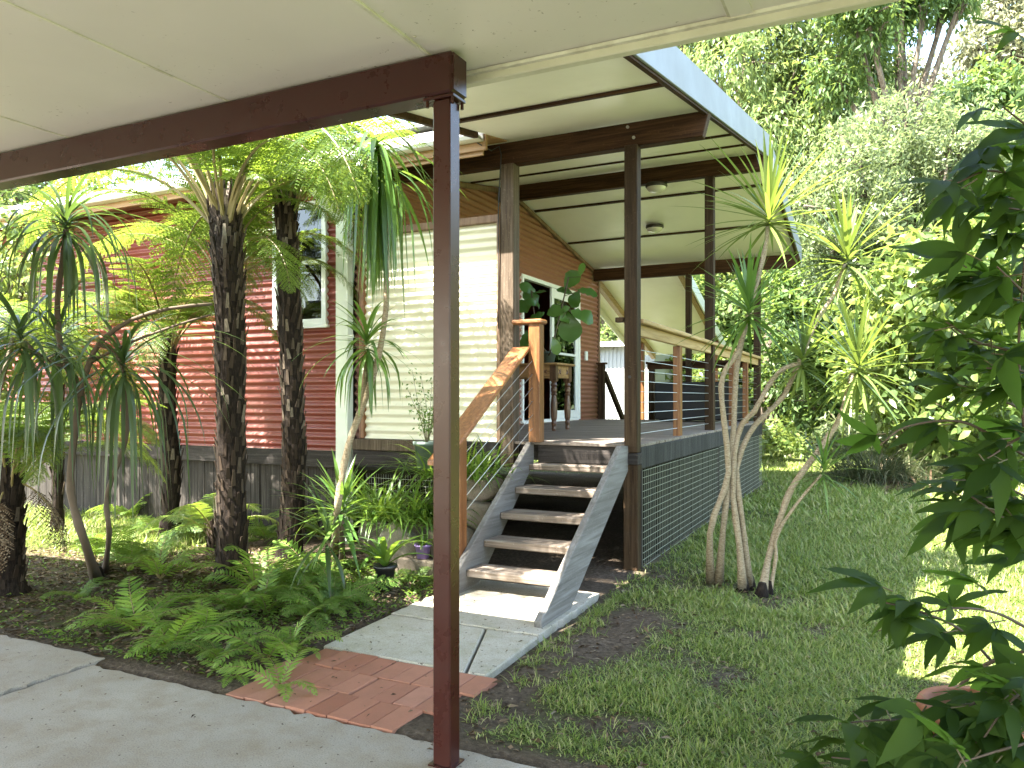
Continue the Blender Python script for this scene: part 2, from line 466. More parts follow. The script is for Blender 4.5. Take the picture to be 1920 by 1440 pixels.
# ================================================================== SETTING: ground, paving
def hill(x, y):
    x = np.asarray(x, float); y = np.asarray(y, float)
    h = .20 * np.maximum(0, y - 26) * sstep(26, 40, y) + .14 * np.maximum(0, x - 9) * sstep(9, 16, x) * sstep(6, 14, y)
    return h
def gz(x, y):
    x = np.asarray(x, float); y = np.asarray(y, float)
    near = (vnoise(x, y, .55) - .5) * .030 + (vnoise(x, y, 2.1) - .5) * .05
    keep = sstep(2.62, 3.0, y)
    pathd = np.maximum(np.maximum(-2.85 - x, x + 1.72), np.maximum(3.2 - y, y - 5.0))
    keep = keep * sstep(0.0, .35, pathd)
    return -.035 + .034 * sstep(-.03, .05, pathd) * sstep(2.58, 2.66, y) + near * keep + hill(x, y)
def grass_cover(x, y):
    """0 bare soil .. 1 thick lawn"""
    x = np.asarray(x, float); y = np.asarray(y, float)
    n = .55 * vnoise(x, y, .42) + .30 * vnoise(x + 9, y, .17) + .25 * vnoise(x, y + 5, 1.3)
    n2 = .6 * vnoise(x + 3, y, .30) + .45 * vnoise(x, y + 8, .95) + .15 * vnoise(x, y, .09)
    d = np.clip((n2 - .36) * 3.6 + .6 * sstep(-.75, -.2, x), .08, 1)
    for bx_, by_ in ((-1.14, 5.64), (-.91, 5.58), (-.78, 5.55)):
        d = d * (1 - .9 * np.exp(-(((x - bx_) / .13) ** 2 + ((y - by_) / .16) ** 2)))
    bare = np.exp(-(((x + 1.42) / .30) ** 2 + ((y - 4.3) / .75) ** 2)) * 1.0           # trodden soil beside the stairs
    bare += np.exp(-(((x + 1.62) / .20) ** 2 + ((y - 3.2) / .7) ** 2)) * .6
    bare += np.exp(-(((x + 1.6) / .22) ** 2)) * sstep(4.5, 6, y) * .5
    lush = sstep(4.6, 6.8, y) * .62
    c = np.clip(d * (1 - .8 * np.clip(bare, 0, 1)) - .55 * np.clip(bare, 0, 1) + lush, 0, 1)
    c = c * sstep(-1.78, -1.62, x) * sstep(2.66, 2.85, y)
    left = sstep(-5.4, -5.9, x) * sstep(4.2, 4.9, y) * (y < 5.85)                     # sunny grass along the house
    c = np.maximum(c, left * .9)
    far = sstep(12.6, 13.2, y) * sstep(-9, -7, x)
    c = np.maximum(c, far * .8)
    return c
def moss_cover(x, y):
    return sstep(-2.95, -3.6, x) * (1 - sstep(4.6, 5.2, y)) * sstep(2.7, 2.9, y)
gx = np.concatenate([np.linspace(-160, -12, 26)[:-1], np.linspace(-12, 4.5, 221)[:-1], np.linspace(4.5, 20, 32)[:-1], np.linspace(20, 170, 28)])
gy = np.concatenate([np.linspace(-120, -4, 20)[:-1], np.linspace(-4, 2.6, 12)[:-1], np.linspace(2.6, 9, 129)[:-1], np.linspace(9, 20, 90)[:-1], np.linspace(20, 260, 60)])
GX, GY = np.meshgrid(gx, gy)
vx, vy = GX.ravel(), GY.ravel()
V = np.stack([vx, vy, gz(vx, vy)], 1)
nx = len(gx)
ii = (np.arange(len(gy) - 1)[:, None] * nx + np.arange(nx - 1)[None]).ravel()
Q = np.stack([ii, ii + 1, ii + nx + 1, ii + nx], 1)
ground = np_obj('ground', V, Q, M['ground'])
ground['kind'] = 'structure'
ca = ground.data.color_attributes.new('cover', 'FLOAT_COLOR', 'POINT')
cc = np.ones((len(vx), 4), np.float32)
cc[:, 0] = np.where((vy < 2.6) | (vy > 30), .6, grass_cover(vx, vy)); cc[:, 1] = moss_cover(vx, vy); cc[:, 2] = 0
ca.data.foreach_set('color', cc.ravel())

# carport slab: two pours with an open joint, an uneven right-hand end
def ragged_slab(x0, x1, y0, y1, z0, z1, seed, step=.05, amp=.008):
    r = np.random.default_rng(seed); P = []
    def edge(a, b):
        n = max(2, int(math.dist(a, b) / step))
        for i in range(n):
            t = i / n; e = 0 if i == 0 else r.normal(0, amp)
            dx, dy = b[0] - a[0], b[1] - a[1]; L = math.hypot(dx, dy)
            P.append((a[0] + dx * t - dy / L * e, a[1] + dy * t + dx / L * e))
    edge((x0, y0), (x1, y0)); edge((x1, y0), (x1, y1)); edge((x1, y1), (x0, y1)); edge((x0, y1), (x0, y0))
    bm = bmesh.new()
    top = [bm.verts.new((p[0], p[1], z1)) for p in P]
    f = bm.faces.new(top); f.normal_update()
    if f.normal.z < 0: f.normal_flip()
    ex = bmesh.ops.extrude_face_region(bm, geom=[f])
    vs = [g for g in ex['geom'] if isinstance(g, bmesh.types.BMVert)]
    bmesh.ops.translate(bm, verts=vs, vec=(0, 0, z0 - z1))
    bmesh.ops.recalc_face_normals(bm, faces=bm.faces)
    bmesh.ops.triangulate(bm, faces=bm.faces)
    return bm
def bm_obj(name, bms, mat, parent=None, bev=0):
    me = bpy.data.meshes.new(name); bm = bmesh.new()
    for b in bms:
        tmp = bpy.data.meshes.new('t'); b.to_mesh(tmp); b.free(); bm.from_mesh(tmp); bpy.data.meshes.remove(tmp)
    bm.to_mesh(me); bm.free(); me.materials.append(mat)
    o = link(bpy.data.objects.new(name, me), parent)
    if bev: bevel(o, bev)
    return o
slab = bm_obj('carport_pavement', [ragged_slab(-3.655, .9, -3.5, 2.60, -.12, 0, 1), ragged_slab(-9, -3.685, 2.02, 2.69, -.12, .006, 2),
                                   ragged_slab(-9, -3.685, -3.5, 1.99, -.12, .002, 3)], M['slab'], bev=.006)
slab['kind'] = 'structure'
pth = bm_obj('concrete_path', [ragged_slab(-2.80, -1.79, 4.012, 5.05, -.1, .016, 4, amp=.005)], M['path'], bev=.006)
b1 = bmesh.new()
for poly in ([(-2.78, 3.335), (-1.885, 3.325), (-2.13, 4.0), (-2.80, 4.0)], [(-1.868, 3.325), (-1.765, 3.33), (-1.785, 4.0), (-2.115, 4.0)]):
    lo = [b1.verts.new((p[0], p[1], -.1)) for p in poly]; hi = [b1.verts.new((p[0], p[1], .010)) for p in poly]
    b1.faces.new(hi); b1.faces.new(lo[::-1])
    for i in range(4): b1.faces.new((lo[i], lo[(i + 1) % 4], hi[(i + 1) % 4], hi[i]))
pth2 = bm_obj('concrete_path', [b1], M['path'], bev=.008)
pth['kind'] = pth2['kind'] = 'structure'
mb = MB()
rb = np.random.default_rng(8)
for r in range(3):
    y0 = 2.615 + r * .236
    for c in range(11):
        x0 = -2.86 + c * .1165 + (0.058 if r == 1 else 0)
        if x0 + .11 < -2.74 + r * .03 or x0 > -1.76 - (2 - r) * .05: continue
        dz = rb.normal(0, .0025); j = rb.normal(0, .002, 2)
        xa, xb = x0 + j[0], x0 + .1115 + j[0]
        mb.box(xa, xb, y0 + j[1], y0 + .231 + j[1], -.06, .006 + dz)
bricks = mb.build('brick_pavement', M['brick'], bev=.0025)
bricks['kind'] = 'structure'

# ================================================================== CARPORT (where the photographer stands)
cp = thing('carport', 'cream ceilinged carport on a maroon steel beam and slim post in the foreground', 'carport')
edges = [-7.85, -6.80, -5.75, -4.69, -3.625, -2.56, -1.54, -.475, .58, 1.65, 2.7]
CZ = 2.65
for i in range(len(edges) - 1):
    mb = MB().box(edges[i] + .003, edges[i + 1] - .003, -3.2, 2.655, CZ + (.004 if i == 6 else 0), CZ + .02)
    mb.build('ceiling_panel', M['ceil'], cp)
for x in edges[1:-1]:
    MB().box(x - .007, x + .005, -3.2, 2.655, CZ - .0045, CZ + .0155).build('joint_strip', M['joint'], cp)
MB().box(-1.585, -1.548, -3.2, 2.655, CZ - .005, CZ + .001).build('cover_strip', M['ceil'], cp)
MB().box(-.472, -.40, -3.2, 2.655, CZ - .006, CZ + .001).build('cover_strip', M['ceil'], cp)
mb = MB()
rn_ = np.random.default_rng(12)
for x in edges[1:-1]:
    for s_ in (-.03, .03):
        for y in np.arange(-1.0, 2.6, .22):
            mb.lathe([(.0001, -.0012), (.0045, -.0010), (.006, .001)], (x + s_ + rn_.normal(0, .003), y + rn_.normal(0, .012), CZ), 8)
mb.build('nail_heads', M['joint'], cp)
MB().box(-7.9, 2.75, 2.660, 2.700, CZ - .040, CZ + .13).build('fascia', M['ceil_trim'], cp, bev=.004)
MB().box(-7.9, 2.75, 2.640, 2.6595, CZ - .012, CZ + .001).build('shadow_batten', M['joint'], cp)
MB().box(-7.9, 2.75, -3.25, 2.70, CZ + .14, CZ + .17).build('roof_sheet', M['zinc'], cp)
MB().box(-7.9, 2.75, -3.25, -3.21, CZ - .04, CZ + .135).build('fascia', M['ceil_trim'], cp)
# steel beam with capped end; post with welded plate and bolts
MB().box(-7.6, -1.432, 2.430, 2.540, 2.490, 2.642).build('steel_beam', M['maroon'], cp, bev=.008)
ec = MB().box(-1.4315, -1.426, 2.436, 2.534, 2.498, 2.636).build('end_cap', M['maroon'], cp, bev=.002)
MB().box(-1.522, -1.447, 2.446, 2.520, 0.0, 2.474).build('steel_post', M['maroon'], cp, bev=.005)
MB().box(-1.560, -1.428, 2.437, 2.531, 2.4755, 2.4875).build('cap_plate', M['maroon'], cp, bev=.002)
for bx in (-1.545, -1.438):
    for by in (2.448, 2.520):
        MB().tube([(bx, by, 2.452), (bx, by, 2.4752)], .007, 6).build('bolt', M['maroon'], cp)
MB().box(-1.535, -1.434, 2.434, 2.532, .001, .006).build('base_plate', M['maroon'], cp)
for px_ in (-5.2,):
    MB().box(px_ - .0375, px_ + .0375, -2.9, -2.826, 0, 2.489).build('steel_post', M['maroon'], cp, bev=.005)
MB().box(-7.6, 2.5, -2.92, -2.81, 2.490, 2.642).build('steel_beam', M['maroon'], cp)

# ================================================================== HOUSE
RIDGE, ZR, SL = 9.1, 4.12, .175
def roofz(y): return ZR - SL * abs(y - RIDGE)
EAVE_F, EAVE_B = 5.47, 12.72
WX, WY, WB = -4.5, 5.87, 12.62          # side wall plane, front wall plane, back wall
hs = thing('house', 'red corrugated iron house with cream eaves behind the tree ferns', 'house', (0, 0, 0))
PITCH, AMP = .0762, .0135
def corr_front(name, rects, mat, parent, y, x_top=None):
    """corrugations run along x, facing -y"""
    Vs, Qs, n = [], [], 0
    for x0, x1, z0, z1 in rects:
        k = max(2, int((z1 - z0) / PITCH * 8)); zz = np.linspace(z0, z1, k + 1)
        yy = y - AMP * np.cos(2 * math.pi * zz / PITCH)
        m = 2
        xs = np.linspace(x0, x1, m)
        A = np.stack([np.repeat(xs[None], k + 1, 0), np.repeat(yy[:, None], m, 1), np.repeat(zz[:, None], m, 1)], 2).reshape(-1, 3)
        i = np.arange(k) * m
        Qs.append(np.stack([i, i + 1, i + m + 1, i + m], 1) + n); Vs.append(A); n += len(A)
    return np_obj(name, np.concatenate(Vs), np.concatenate(Qs), mat, parent)
def corr_side(name, rects, mat, parent, x, top=None):
    """corrugations run along y, facing +x; top(z) clips the row ends"""
    Vs, Qs, n = [], [], 0
    for y0, y1, z0, z1 in rects:
        k = max(2, int((z1 - z0) / PITCH * 8)); zz = np.linspace(z0, z1, k + 1)
        xx = x + AMP * np.cos(2 * math.pi * zz / PITCH)
        ya = np.full(k + 1, y0); yb = np.full(k + 1, y1)
        if top is not None:
            half = np.maximum(0, (ZR - zz) / SL)
            ya = np.maximum(ya, RIDGE - half); yb = np.minimum(yb, RIDGE + half); yb = np.maximum(ya, yb)
        A = np.stack([np.stack([xx, ya, zz], 1), np.stack([xx, yb, zz], 1)], 1).reshape(-1, 3)
        i = np.arange(k) * 2
        Qs.append(np.stack([i, i + 1, i + 3, i + 2], 1) + n); Vs.append(A); n += len(A)
    return np_obj(name, np.concatenate(Vs), np.concatenate(Qs), mat, parent)
W0, W1, WZ0, WZ1 = -5.50, -4.83, 2.07, 3.27
ZB, ZT = .86, 3.53
corr_front('front_wall', [(-14, W0, ZB, ZT), (W1, -4.56, ZB, ZT), (W0, W1, ZB, WZ0), (W0, W1, WZ1, ZT)], M['red'], hs, WY)
D0, D1, DZ0, DZ1 = 9.50, 11.70, 1.02, 3.06
corr_side('side_wall', [(WY, D0, .9, 3.06), (D1, WB, .9, 3.06), (WY, WB, 3.06, ZR)], M['red_shaded'], hs, WX, True)
# inner lining keeps the rooms dark
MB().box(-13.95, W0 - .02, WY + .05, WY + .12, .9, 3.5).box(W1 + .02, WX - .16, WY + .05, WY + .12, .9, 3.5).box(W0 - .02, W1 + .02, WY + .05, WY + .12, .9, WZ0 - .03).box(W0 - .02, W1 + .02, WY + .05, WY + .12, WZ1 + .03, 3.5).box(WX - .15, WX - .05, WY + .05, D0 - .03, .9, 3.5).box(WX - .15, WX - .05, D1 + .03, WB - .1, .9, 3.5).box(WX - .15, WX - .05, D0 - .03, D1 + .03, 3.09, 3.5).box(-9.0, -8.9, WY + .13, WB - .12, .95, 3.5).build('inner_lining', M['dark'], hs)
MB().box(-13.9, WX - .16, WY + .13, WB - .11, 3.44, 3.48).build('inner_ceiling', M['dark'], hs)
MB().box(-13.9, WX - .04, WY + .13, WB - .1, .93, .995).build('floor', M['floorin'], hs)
MB().box(-14, WX - .02, WB - .02, WB + .06, .3, 3.5).box(-14.05, -13.97, WY, WB, .3, 3.5).build('back_wall', M['red'], hs)
MB().box(-6.3, -6.26, 9.8, 10.0, 1.0, 3.0).box(-6.9, -6.86, 10.2, 10.45, 1.0, 2.9).build('inner_door_jamb', M['eavewood'], hs)
# roof over the rooms, eave, gutter
def slope_sheet(mb, x0, x1, ya, yb, dz0, dz1):
    za, zb = roofz(ya), roofz(yb)
    mb.hexa([(x0, ya, za + dz0), (x1, ya, za + dz0), (x1, yb, zb + dz0), (x0, yb, zb + dz0), (x0, ya, za + dz1), (x1, ya, za + dz1), (x1, yb, zb + dz1), (x0, yb, zb + dz1)])
mb = MB(); slope_sheet(mb, -14.3, WX + .02, EAVE_F, RIDGE, .05, .10); slope_sheet(mb, -14.3, WX + .02, RIDGE, EAVE_B, .05, .10)
mb.build('roof', M['zinc'], hs)
mb = MB(); slope_sheet(mb, -14.2, -2.9, EAVE_F + .03, WY - .02, -.012, .012); mb.build('eave_soffit', M['eavewood'], hs)
MB().box(-14.2, -2.9, EAVE_F - .005, EAVE_F + .025, roofz(EAVE_F) - .12, roofz(EAVE_F) + .03).build('eave_fascia', M['eavewood'], hs)
zg = roofz(EAVE_F)
gp = [(EAVE_F - .006, zg + .06), (EAVE_F - .006, zg - .055), (EAVE_F - .10, zg - .055), (EAVE_F - .125, zg - .03), (EAVE_F - .125, zg + .045), (EAVE_F - .115, zg + .052), (EAVE_F - .115, zg - .02), (EAVE_F - .02, zg - .04), (EAVE_F - .014, zg + .06)]
bmg = bmesh.new()
a = [bmg.verts.new((-14.2, p[0], p[1])) for p in gp]; b = [bmg.verts.new((-2.92, p[0], p[1])) for p in gp]
for i in range(len(gp) - 1): bmg.faces.new((a[i], b[i], b[i + 1], a[i + 1]))
bm_obj('gutter', [bmg], M['gutter'], hs)
# downpipe: outlet, slanting neck, straight drop
dp = MB()
dp.hexa([(-4.66, 5.76, 3.02), (-4.51, 5.76, 3.02), (-4.51, 5.855, 3.02), (-4.66, 5.855, 3.02), (-4.86, 5.36, 3.44), (-4.71, 5.36, 3.44), (-4.71, 5.455, 3.44), (-4.86, 5.455, 3.44)])
dp.build('downpipe_neck', M['pipe'], hs, bev=.004)
MB().box(-4.655, -4.515, 5.765, 5.852, .02, 3.06).build('downpipe', M['pipe'], hs, bev=.004)
MB().box(-4.55, -4.44, 5.75, 5.762, 1.92, 1.95).build('pipe_bracket', M['pipe'], hs)
# base: bearer and grey vertical boards
MB().box(-14, -4.53, WY - .03, WY + .05, .70, .855).build('bearer', M['bearer'], hs, bev=.004)
mb = MB(); x = -14.0
rr = np.random.default_rng(4)
while x < -4.7:
    wd = rr.uniform(.10, .15); mb.box(x, x + wd - .008, WY + .03 + rr.uniform(0, .008), WY + .055, -.05, .70); x += wd
mb.build('base_boards', M['greyboard'], hs)
# window in the red wall
wn = MB()
fw = .055
wn.box(W0, W0 + fw, WY - .035, WY + .05, WZ0, WZ1).box(W1 - fw, W1, WY - .035, WY + .05, WZ0, WZ1).box(W0 + fw, W1 - fw, WY - .033, WY + .05, WZ1 - fw, WZ1).box(W0 + fw, W1 - fw, WY - .033, WY + .05, WZ0, WZ0 + .06)
zm = 2.685
wn.box(W0 + fw, W1 - fw, WY - .02, WY + .04, zm - .02, zm + .02)
win = wn.build('window', M['white'], hs, bev=.003)
MB().box(W0 + fw + .001, W1 - fw - .001, WY + .005, WY + .009, zm + .021, WZ1 - fw - .001).build('pane', M['glass'], win)
MB().box(W0 + fw + .001, W1 - fw - .001, WY + .015, WY + .019, WZ0 + .061, zm - .021).build('pane', M['glass'], win)
MB().box(W0 - .03, W1 + .03, WY - .05, WY - .012, WZ0 - .03, WZ0 - .002).build('sill', M['white'], win)
# sliding door in the side wall: right leaf closed with screen, left half open
dr = MB()
X0, X1 = WX - .05, WX + .03
dr.box(X0, X1, D0, D0 + .05, DZ0, DZ1).box(X0, X1, D1 - .06, D1, DZ0, DZ1).box(X0, X1 - .002, D0 + .05, D1 - .06, DZ1 - .055, DZ1).box(X0, X1 - .002, D0 + .05, D1 - .06, DZ0 - .015, DZ0 + .03)
door = dr.build('sliding_door', M['white'], hs, bev=.003)
ym = 10.55
lf = MB().box(WX - .02, WX + .018, ym, ym + .085, DZ0 + .032, DZ1 - .057).box(WX - .02, WX + .018, D1 - .17, D1 - .062, DZ0 + .032, DZ1 - .057).box(WX - .018, WX + .016, ym + .085, D1 - .17, DZ1 - .20, DZ1 - .057).box(WX - .018, WX + .016, ym + .085, D1 - .17, DZ0 + .032, DZ0 + .15).box(WX - .016, WX + .014, ym + .085, D1 - .17, 2.02, 2.055)
lf.build('door_leaf', M['white'], door, bev=.003)
MB().box(WX - .006, WX - .002, ym + .086, D1 - .171, DZ0 + .151, DZ1 - .201).build('pane', M['glass'], door)
MB().box(WX - .012, WX - .010, ym + .086, D1 - .171, DZ0 + .151, 2.019).build('insect_screen', M['screen'], door)
MB().box(WX + .0, WX + .05, D0 - .03, D1 + .03, .985, 1.004).build('threshold', M['trim'], door)
MB().box(WX + .012, WX + .04, 11.93, 12.02, 1.98, 2.13).build('wall_switch', M['white'], hs, bev=.004)
# trims on the gable wall
mb = MB()
for (ya, yb) in ((WY + .1, RIDGE), (RIDGE, WB)):
    za, zb = roofz(ya), roofz(yb)
    mb.hexa([(WX + .012, ya, za - .075), (WX + .045, ya, za - .075), (WX + .045, yb, zb - .075), (WX + .012, yb, zb - .075), (WX + .012, ya, za - .021), (WX + .045, ya, za - .021), (WX + .045, yb, zb - .021), (WX + .012, yb, zb - .021)])
mb.build('gable_trim', M['trim'], hs)
MB().box(WX - .05, WX + .03, WB - .03, WB + .035, .95, 3.45).build('corner_trim', M['trim'], hs)

# ================================================================== VERANDA: deck, uprights, beams, gable roof
vr = thing('veranda', 'raised timber veranda under a white lined gable roof, beside the red house', 'veranda')
XR = -1.745                              # right face of the deck
YF, YB = 5.875, 12.42
DZ = 1.0
mb = MB(); y = YF - .03
rr = np.random.default_rng(6)
while y < YB:
    mb.box(-4.44, XR - .006 + rr.uniform(-.004, .004), y, y + .086, DZ - .025, DZ + rr.uniform(-.0015, .0015)); y += .0905
mb.build('decking', M['deck'], vr, bev=.003)
MB().box(-4.4, XR - .05, YF + .06, YB - .05, .84, .97).build('joists', M['bearer'], vr)
MB().box(XR - .045, XR, 5.90, YB, .80, .974).build('edge_board', M['edge'], vr, bev=.008)
MB().box(-2.62, -1.86, YF - .012, YF + .03, .83, .973).build('front_board', M['bearer'], vr, bev=.004)
# weathered slab skirting and wire mesh along the right side
mb = MB(); y = 5.93
while y < YB - .02:
    wd = rr.uniform(.035, .075); xo = rr.uniform(0, .012)
    mb.box(XR - .065, XR - .045 + xo, y, y + wd - .006, -.08, .80); y += wd
mb.build('skirting_boards', M['skirt'], vr, bev=.003)
mb = MB()
for i in range(15):
    z = .785 - i * .0545
    mb.box(XR - .004, XR + .001, 5.93, 9.0, z - .0016, z + .0016)
    mb.box(XR - .004, XR + .001, 9.02, YB, z - .0016 + .006, z + .0016 + .006)
y = 5.95
while y < YB:
    mb.box(XR - .0025, XR - .0005, y, y + .0014, .0, .79); y += .054
mb.build('wire_mesh', M['wire_dull'], vr)
MB().box(XR - .03, XR + .004, 5.895, 5.928, -.05, .80).box(XR - .02, XR + .004, 8.995, 9.02, .0, .80).build('mesh_edging', M['greyboard'], vr)
mb = MB()
for i in range(10): mb.box(-4.38, -3.62, YF + .0, YF + .004, .62 - i * .055, .624 - i * .055)
for i in range(28): mb.box(-4.38 + i * .027, -4.378 + i * .027, YF + .004, YF + .006, .1, .66)
mb.build('wire_mesh', M['wire_dull'], vr)
# uprights
def upright(x, y, z0, z1, s, mat, name='post', bev=.006):
    return MB().box(x - s / 2, x + s / 2, y - s / 2, y + s / 2, z0, z1).build(name, mat, vr, bev=bev)
p1 = upright(-1.803, 5.862, .935, 3.345, .106, M['dkpost'])
MB().box(-1.870, -1.742, 5.800, 5.918, .845, .933).build('post_block', M['bearer'], vr, bev=.004)
upright(-1.803, 5.862, -.08, .843, .116, M['dkpost'])
MB().tube([(-1.81, 5.8085, 1.53), (-1.81, 5.806, 1.53)], .013, 10).build('bolt_hole', M['black'], vr)
upright(-2.890, 5.885, .78, 3.345, .125, M['greypost'])
upright(-1.803, 8.80, .97, 3.86, .10, M['dkpost'])
upright(-1.803, 12.32, .97, 3.33, .10, M['dkpost'])
upright(-2.86, 12.32, 1.0, 3.33, .09, M['dkpost'])
# beams
def beam(y, z0, z1, x1, xl=-4.46):
    b = MB(); b.hexa([(xl, y - .045, z0), (x1 - .03, y - .045, z0), (x1 - .03, y + .045, z0), (xl, y + .045, z0), (xl, y - .045, z1), (x1 + .02, y - .045, z1), (x1 + .02, y + .045, z1), (xl, y + .045, z1)])
    return b.build('roof_beam', M['dkbeam'], vr, bev=.005)
b1o = beam(5.90, 3.345, 3.535, -1.225)
beam(8.80, 3.86, 4.045, -1.215)
beam(12.32, 3.33, 3.53, -1.215)
for x, z in ((-1.84, 3.50), (-1.79, 3.41)):
    MB().lathe([(0.0001, -.012), (.012, -.012), (.012, 0)], n=10).build('bolt_head', M['steel'], b1o)
for ch, (x, z) in zip([c for c in b1o.children], ((-1.84, 3.50), (-1.79, 3.41))):
    ch.location = (x, 5.8555, z); ch.rotation_euler = (R_(-90), 0, 0)
# ceiling lining (porch strip over the stairs + main part), dark cover battens, roof sheet, barge board
PX0, PX1, PY0 = -2.90, -1.215, 2.55
mb = MB()
slope_sheet(mb, PX0, PX1, PY0, WY, 0, .014)
slope_sheet(mb, WX + .01, PX1, WY + .001, RIDGE - .001, 0, .014)
slope_sheet(mb, WX + .01, PX1, RIDGE + .001, EAVE_B, 0, .014)
mb.build('ceiling_lining', M['lining'], vr)
def batten(y, x0, x1=PX1 - .002, wdt=.022, dep=.018):
    mb = MB(); mb.hexa([(x0, y - wdt, roofz(y - wdt) - dep), (x1, y - wdt, roofz(y - wdt) - dep), (x1, y + wdt, roofz(y + wdt) - dep), (x0, y + wdt, roofz(y + wdt) - dep), (x0, y - wdt, roofz(y - wdt) - .001), (x1, y - wdt, roofz(y - wdt) - .001), (x1, y + wdt, roofz(y + wdt) - .001), (x0, y + wdt, roofz(y + wdt) - .001)])
    mb.build('ceiling_batten', M['dkbeam'], vr)
batten(3.66, PX0); batten(4.81, PX0, wdt=.026, dep=.024)
for y in (7.25, 8.02, 9.85, 11.12): batten(y, WX + .05)
mb = MB()
for x0, x1, dz0, dz1 in ((PX0 - .04, PX0 - .001, -.045, .08), (PX1 - .035, PX1 - .0015, -.05, -.0005)):
    ya, yb = (PY0, EAVE_F - .13)
    if x0 > -2: yb = RIDGE
    za, zb = roofz(ya), roofz(yb)
    mb.hexa([(x0, ya, za + dz0), (x1, ya, za + dz0), (x1, yb, zb + dz0), (x0, yb, zb + dz0), (x0, ya, za + dz1), (x1, ya, za + dz1), (x1, yb, zb + dz1), (x0, yb, zb + dz1)])
ya, yb = RIDGE, EAVE_B; za, zb = roofz(ya), roofz(yb)
mb.hexa([(PX1 - .035, ya, za - .05), (PX1 - .0015, ya, za - .05), (PX1 - .0015, yb, zb - .05), (PX1 - .035, yb, zb - .05), (PX1 - .035, ya, za - .0005), (PX1 - .0015, ya, za - .0005), (PX1 - .0015, yb, zb - .0005), (PX1 - .035, yb, zb - .0005)])
mb.build('edge_trim', M['dkbeam'], vr)
mb = MB()
for ya, yb in ((PY0, RIDGE), (RIDGE, EAVE_B)):
    za, zb = roofz(ya), roofz(yb)
    mb.hexa([(PX1, ya, za - .035), (PX1 + .02, ya, za - .035), (PX1 + .02, yb, zb - .035), (PX1, yb, zb - .035), (PX1, ya, za + .215), (PX1 + .02, ya, za + .215), (PX1 + .02, yb, zb + .215), (PX1, yb, zb + .215)])
barge = mb.build('barge_board', M['blue_grey'], vr, bev=.003)
MB().box(PX1 + .0205, PX1 + .0235, RIDGE - .05, RIDGE + .05, ZR - .03, ZR + .205).build('joint_cover', M['blue_grey'], barge)
mb = MB()
slope_sheet(mb, PX0 - .04, PX1 - .001, PY0, EAVE_F - .14, .13, .16); slope_sheet(mb, WX + .03, PX1 - .001, EAVE_F - .13, RIDGE, .13, .16); slope_sheet(mb, WX + .03, PX1 - .001, RIDGE, EAVE_B, .13, .16)
mb.build('roof_sheet', M['zinc'], vr)
MB().box(PX0 - .04, PX1 - .001, PY0 - .02, PY0 - .001, roofz(PY0) - .04, roofz(PY0) + .2).build('porch_fascia', M['blue_grey'], vr)
# eave end panel beside the porch
MB().box(-3.9, -2.945, EAVE_F + .027, EAVE_F + .05, zg - .15, zg + .0).build('eave_end', M['eavewood'], vr)
# power lead hanging at the porch corner
MB().tube([(-2.94, 5.40, 3.40), (-2.93, 5.62, 3.40), (-2.92, 5.74, 3.47), (-2.93, 5.80, 3.42), (-2.945, 5.80, 3.2), (-2.96, 5.803, 2.9), (-2.962, 5.81, 2.4), (-2.962, 5.81, 1.95)], .005, 5).build('power_lead', M['black'], vr, True)

# cream corrugated screen wall between the house corner and the post
sc_ = thing('screen_wall', 'cream corrugated iron screen wall filling the veranda front beside the stairs', 'wall')
corr_front('sheet', [(-4.37, -2.985, .99, 2.865)], M['cream'], sc_, WY - .02)
MB().box(-2.984, -2.955, WY - .05, WY + .04, .99, 2.86).build('side_trim', M['trim'], sc_)
MB().box(-4.425, -2.955, WY - .055, WY + .04, 2.861, 2.925).build('top_trim', M['trim'], sc_, bev=.003)
MB().box(-4.425, -4.371, WY - .05, WY + .04, .99, 2.860).build('side_trim', M['orange_z'], sc_, bev=.003)
MB().box(-4.46, -3.60, WY - .11, WY + .03, .885, .985).build('sill_beam', M['greypost'], sc_, bev=.006)
MB().box(-4.47, -3.60, WY - .09, WY + .03, .74, .882).build('bearer', M['bearer'], sc_, bev=.006)
MB().box(-3.6, -2.97, WY - .06, WY + .02, .76, .985).build('bearer', M['bearer'], sc_, bev=.006)
MB().box(-4.44, -4.43, WY - .02, WY + .01, .98, 3.4).build('corner_post', M['dkpost'], sc_)

# stairs
st = thing('staircase', 'weathered grey timber staircase with five open treads up to the veranda', 'staircase')
def stringer(x0, x1, f=4.13, name='stringer'):
    prof = [(f, .012), (f + .46, .012), (5.86, .83), (5.86, .985), (5.66, 1.0) if f < 4.2 else (5.80, 1.0), (f, .055)]
    m_ = MB().prism([(a, b) for a, b in prof], 'x', x0, x1)
    return m_.build(name, M['string'], st, bev=.006)
stringer(-2.700, -2.652, 4.42); stringer(-1.872, -1.822)
for k in range(5):
    y0 = 4.70 + .2625 * k; z = .165 * (k + 1)
    MB().box(-2.651, -1.873, y0, y0 + .235, z - .052, z).build('tread', M['tread'], st, bev=.007)
def rz_(y): return 1.01 + (y - 4.555) * .64
for k, yy in enumerate((4.75,)):
    MB().box(-2.775, -2.7015, 4.705, 4.805, .235, rz_(4.72) - .041).build('rail_post', M['orange_z'], st, bev=.004)
MB().box(-2.665, -2.565, 5.775, 5.868, 1.001, 1.975).build('newel_post', M['orange_z'], st, bev=.004)
MB().box(-2.815, -2.54, 5.755, 5.885, 1.976, 2.015).build('newel_cap', M['orange_y'], st, bev=.012)
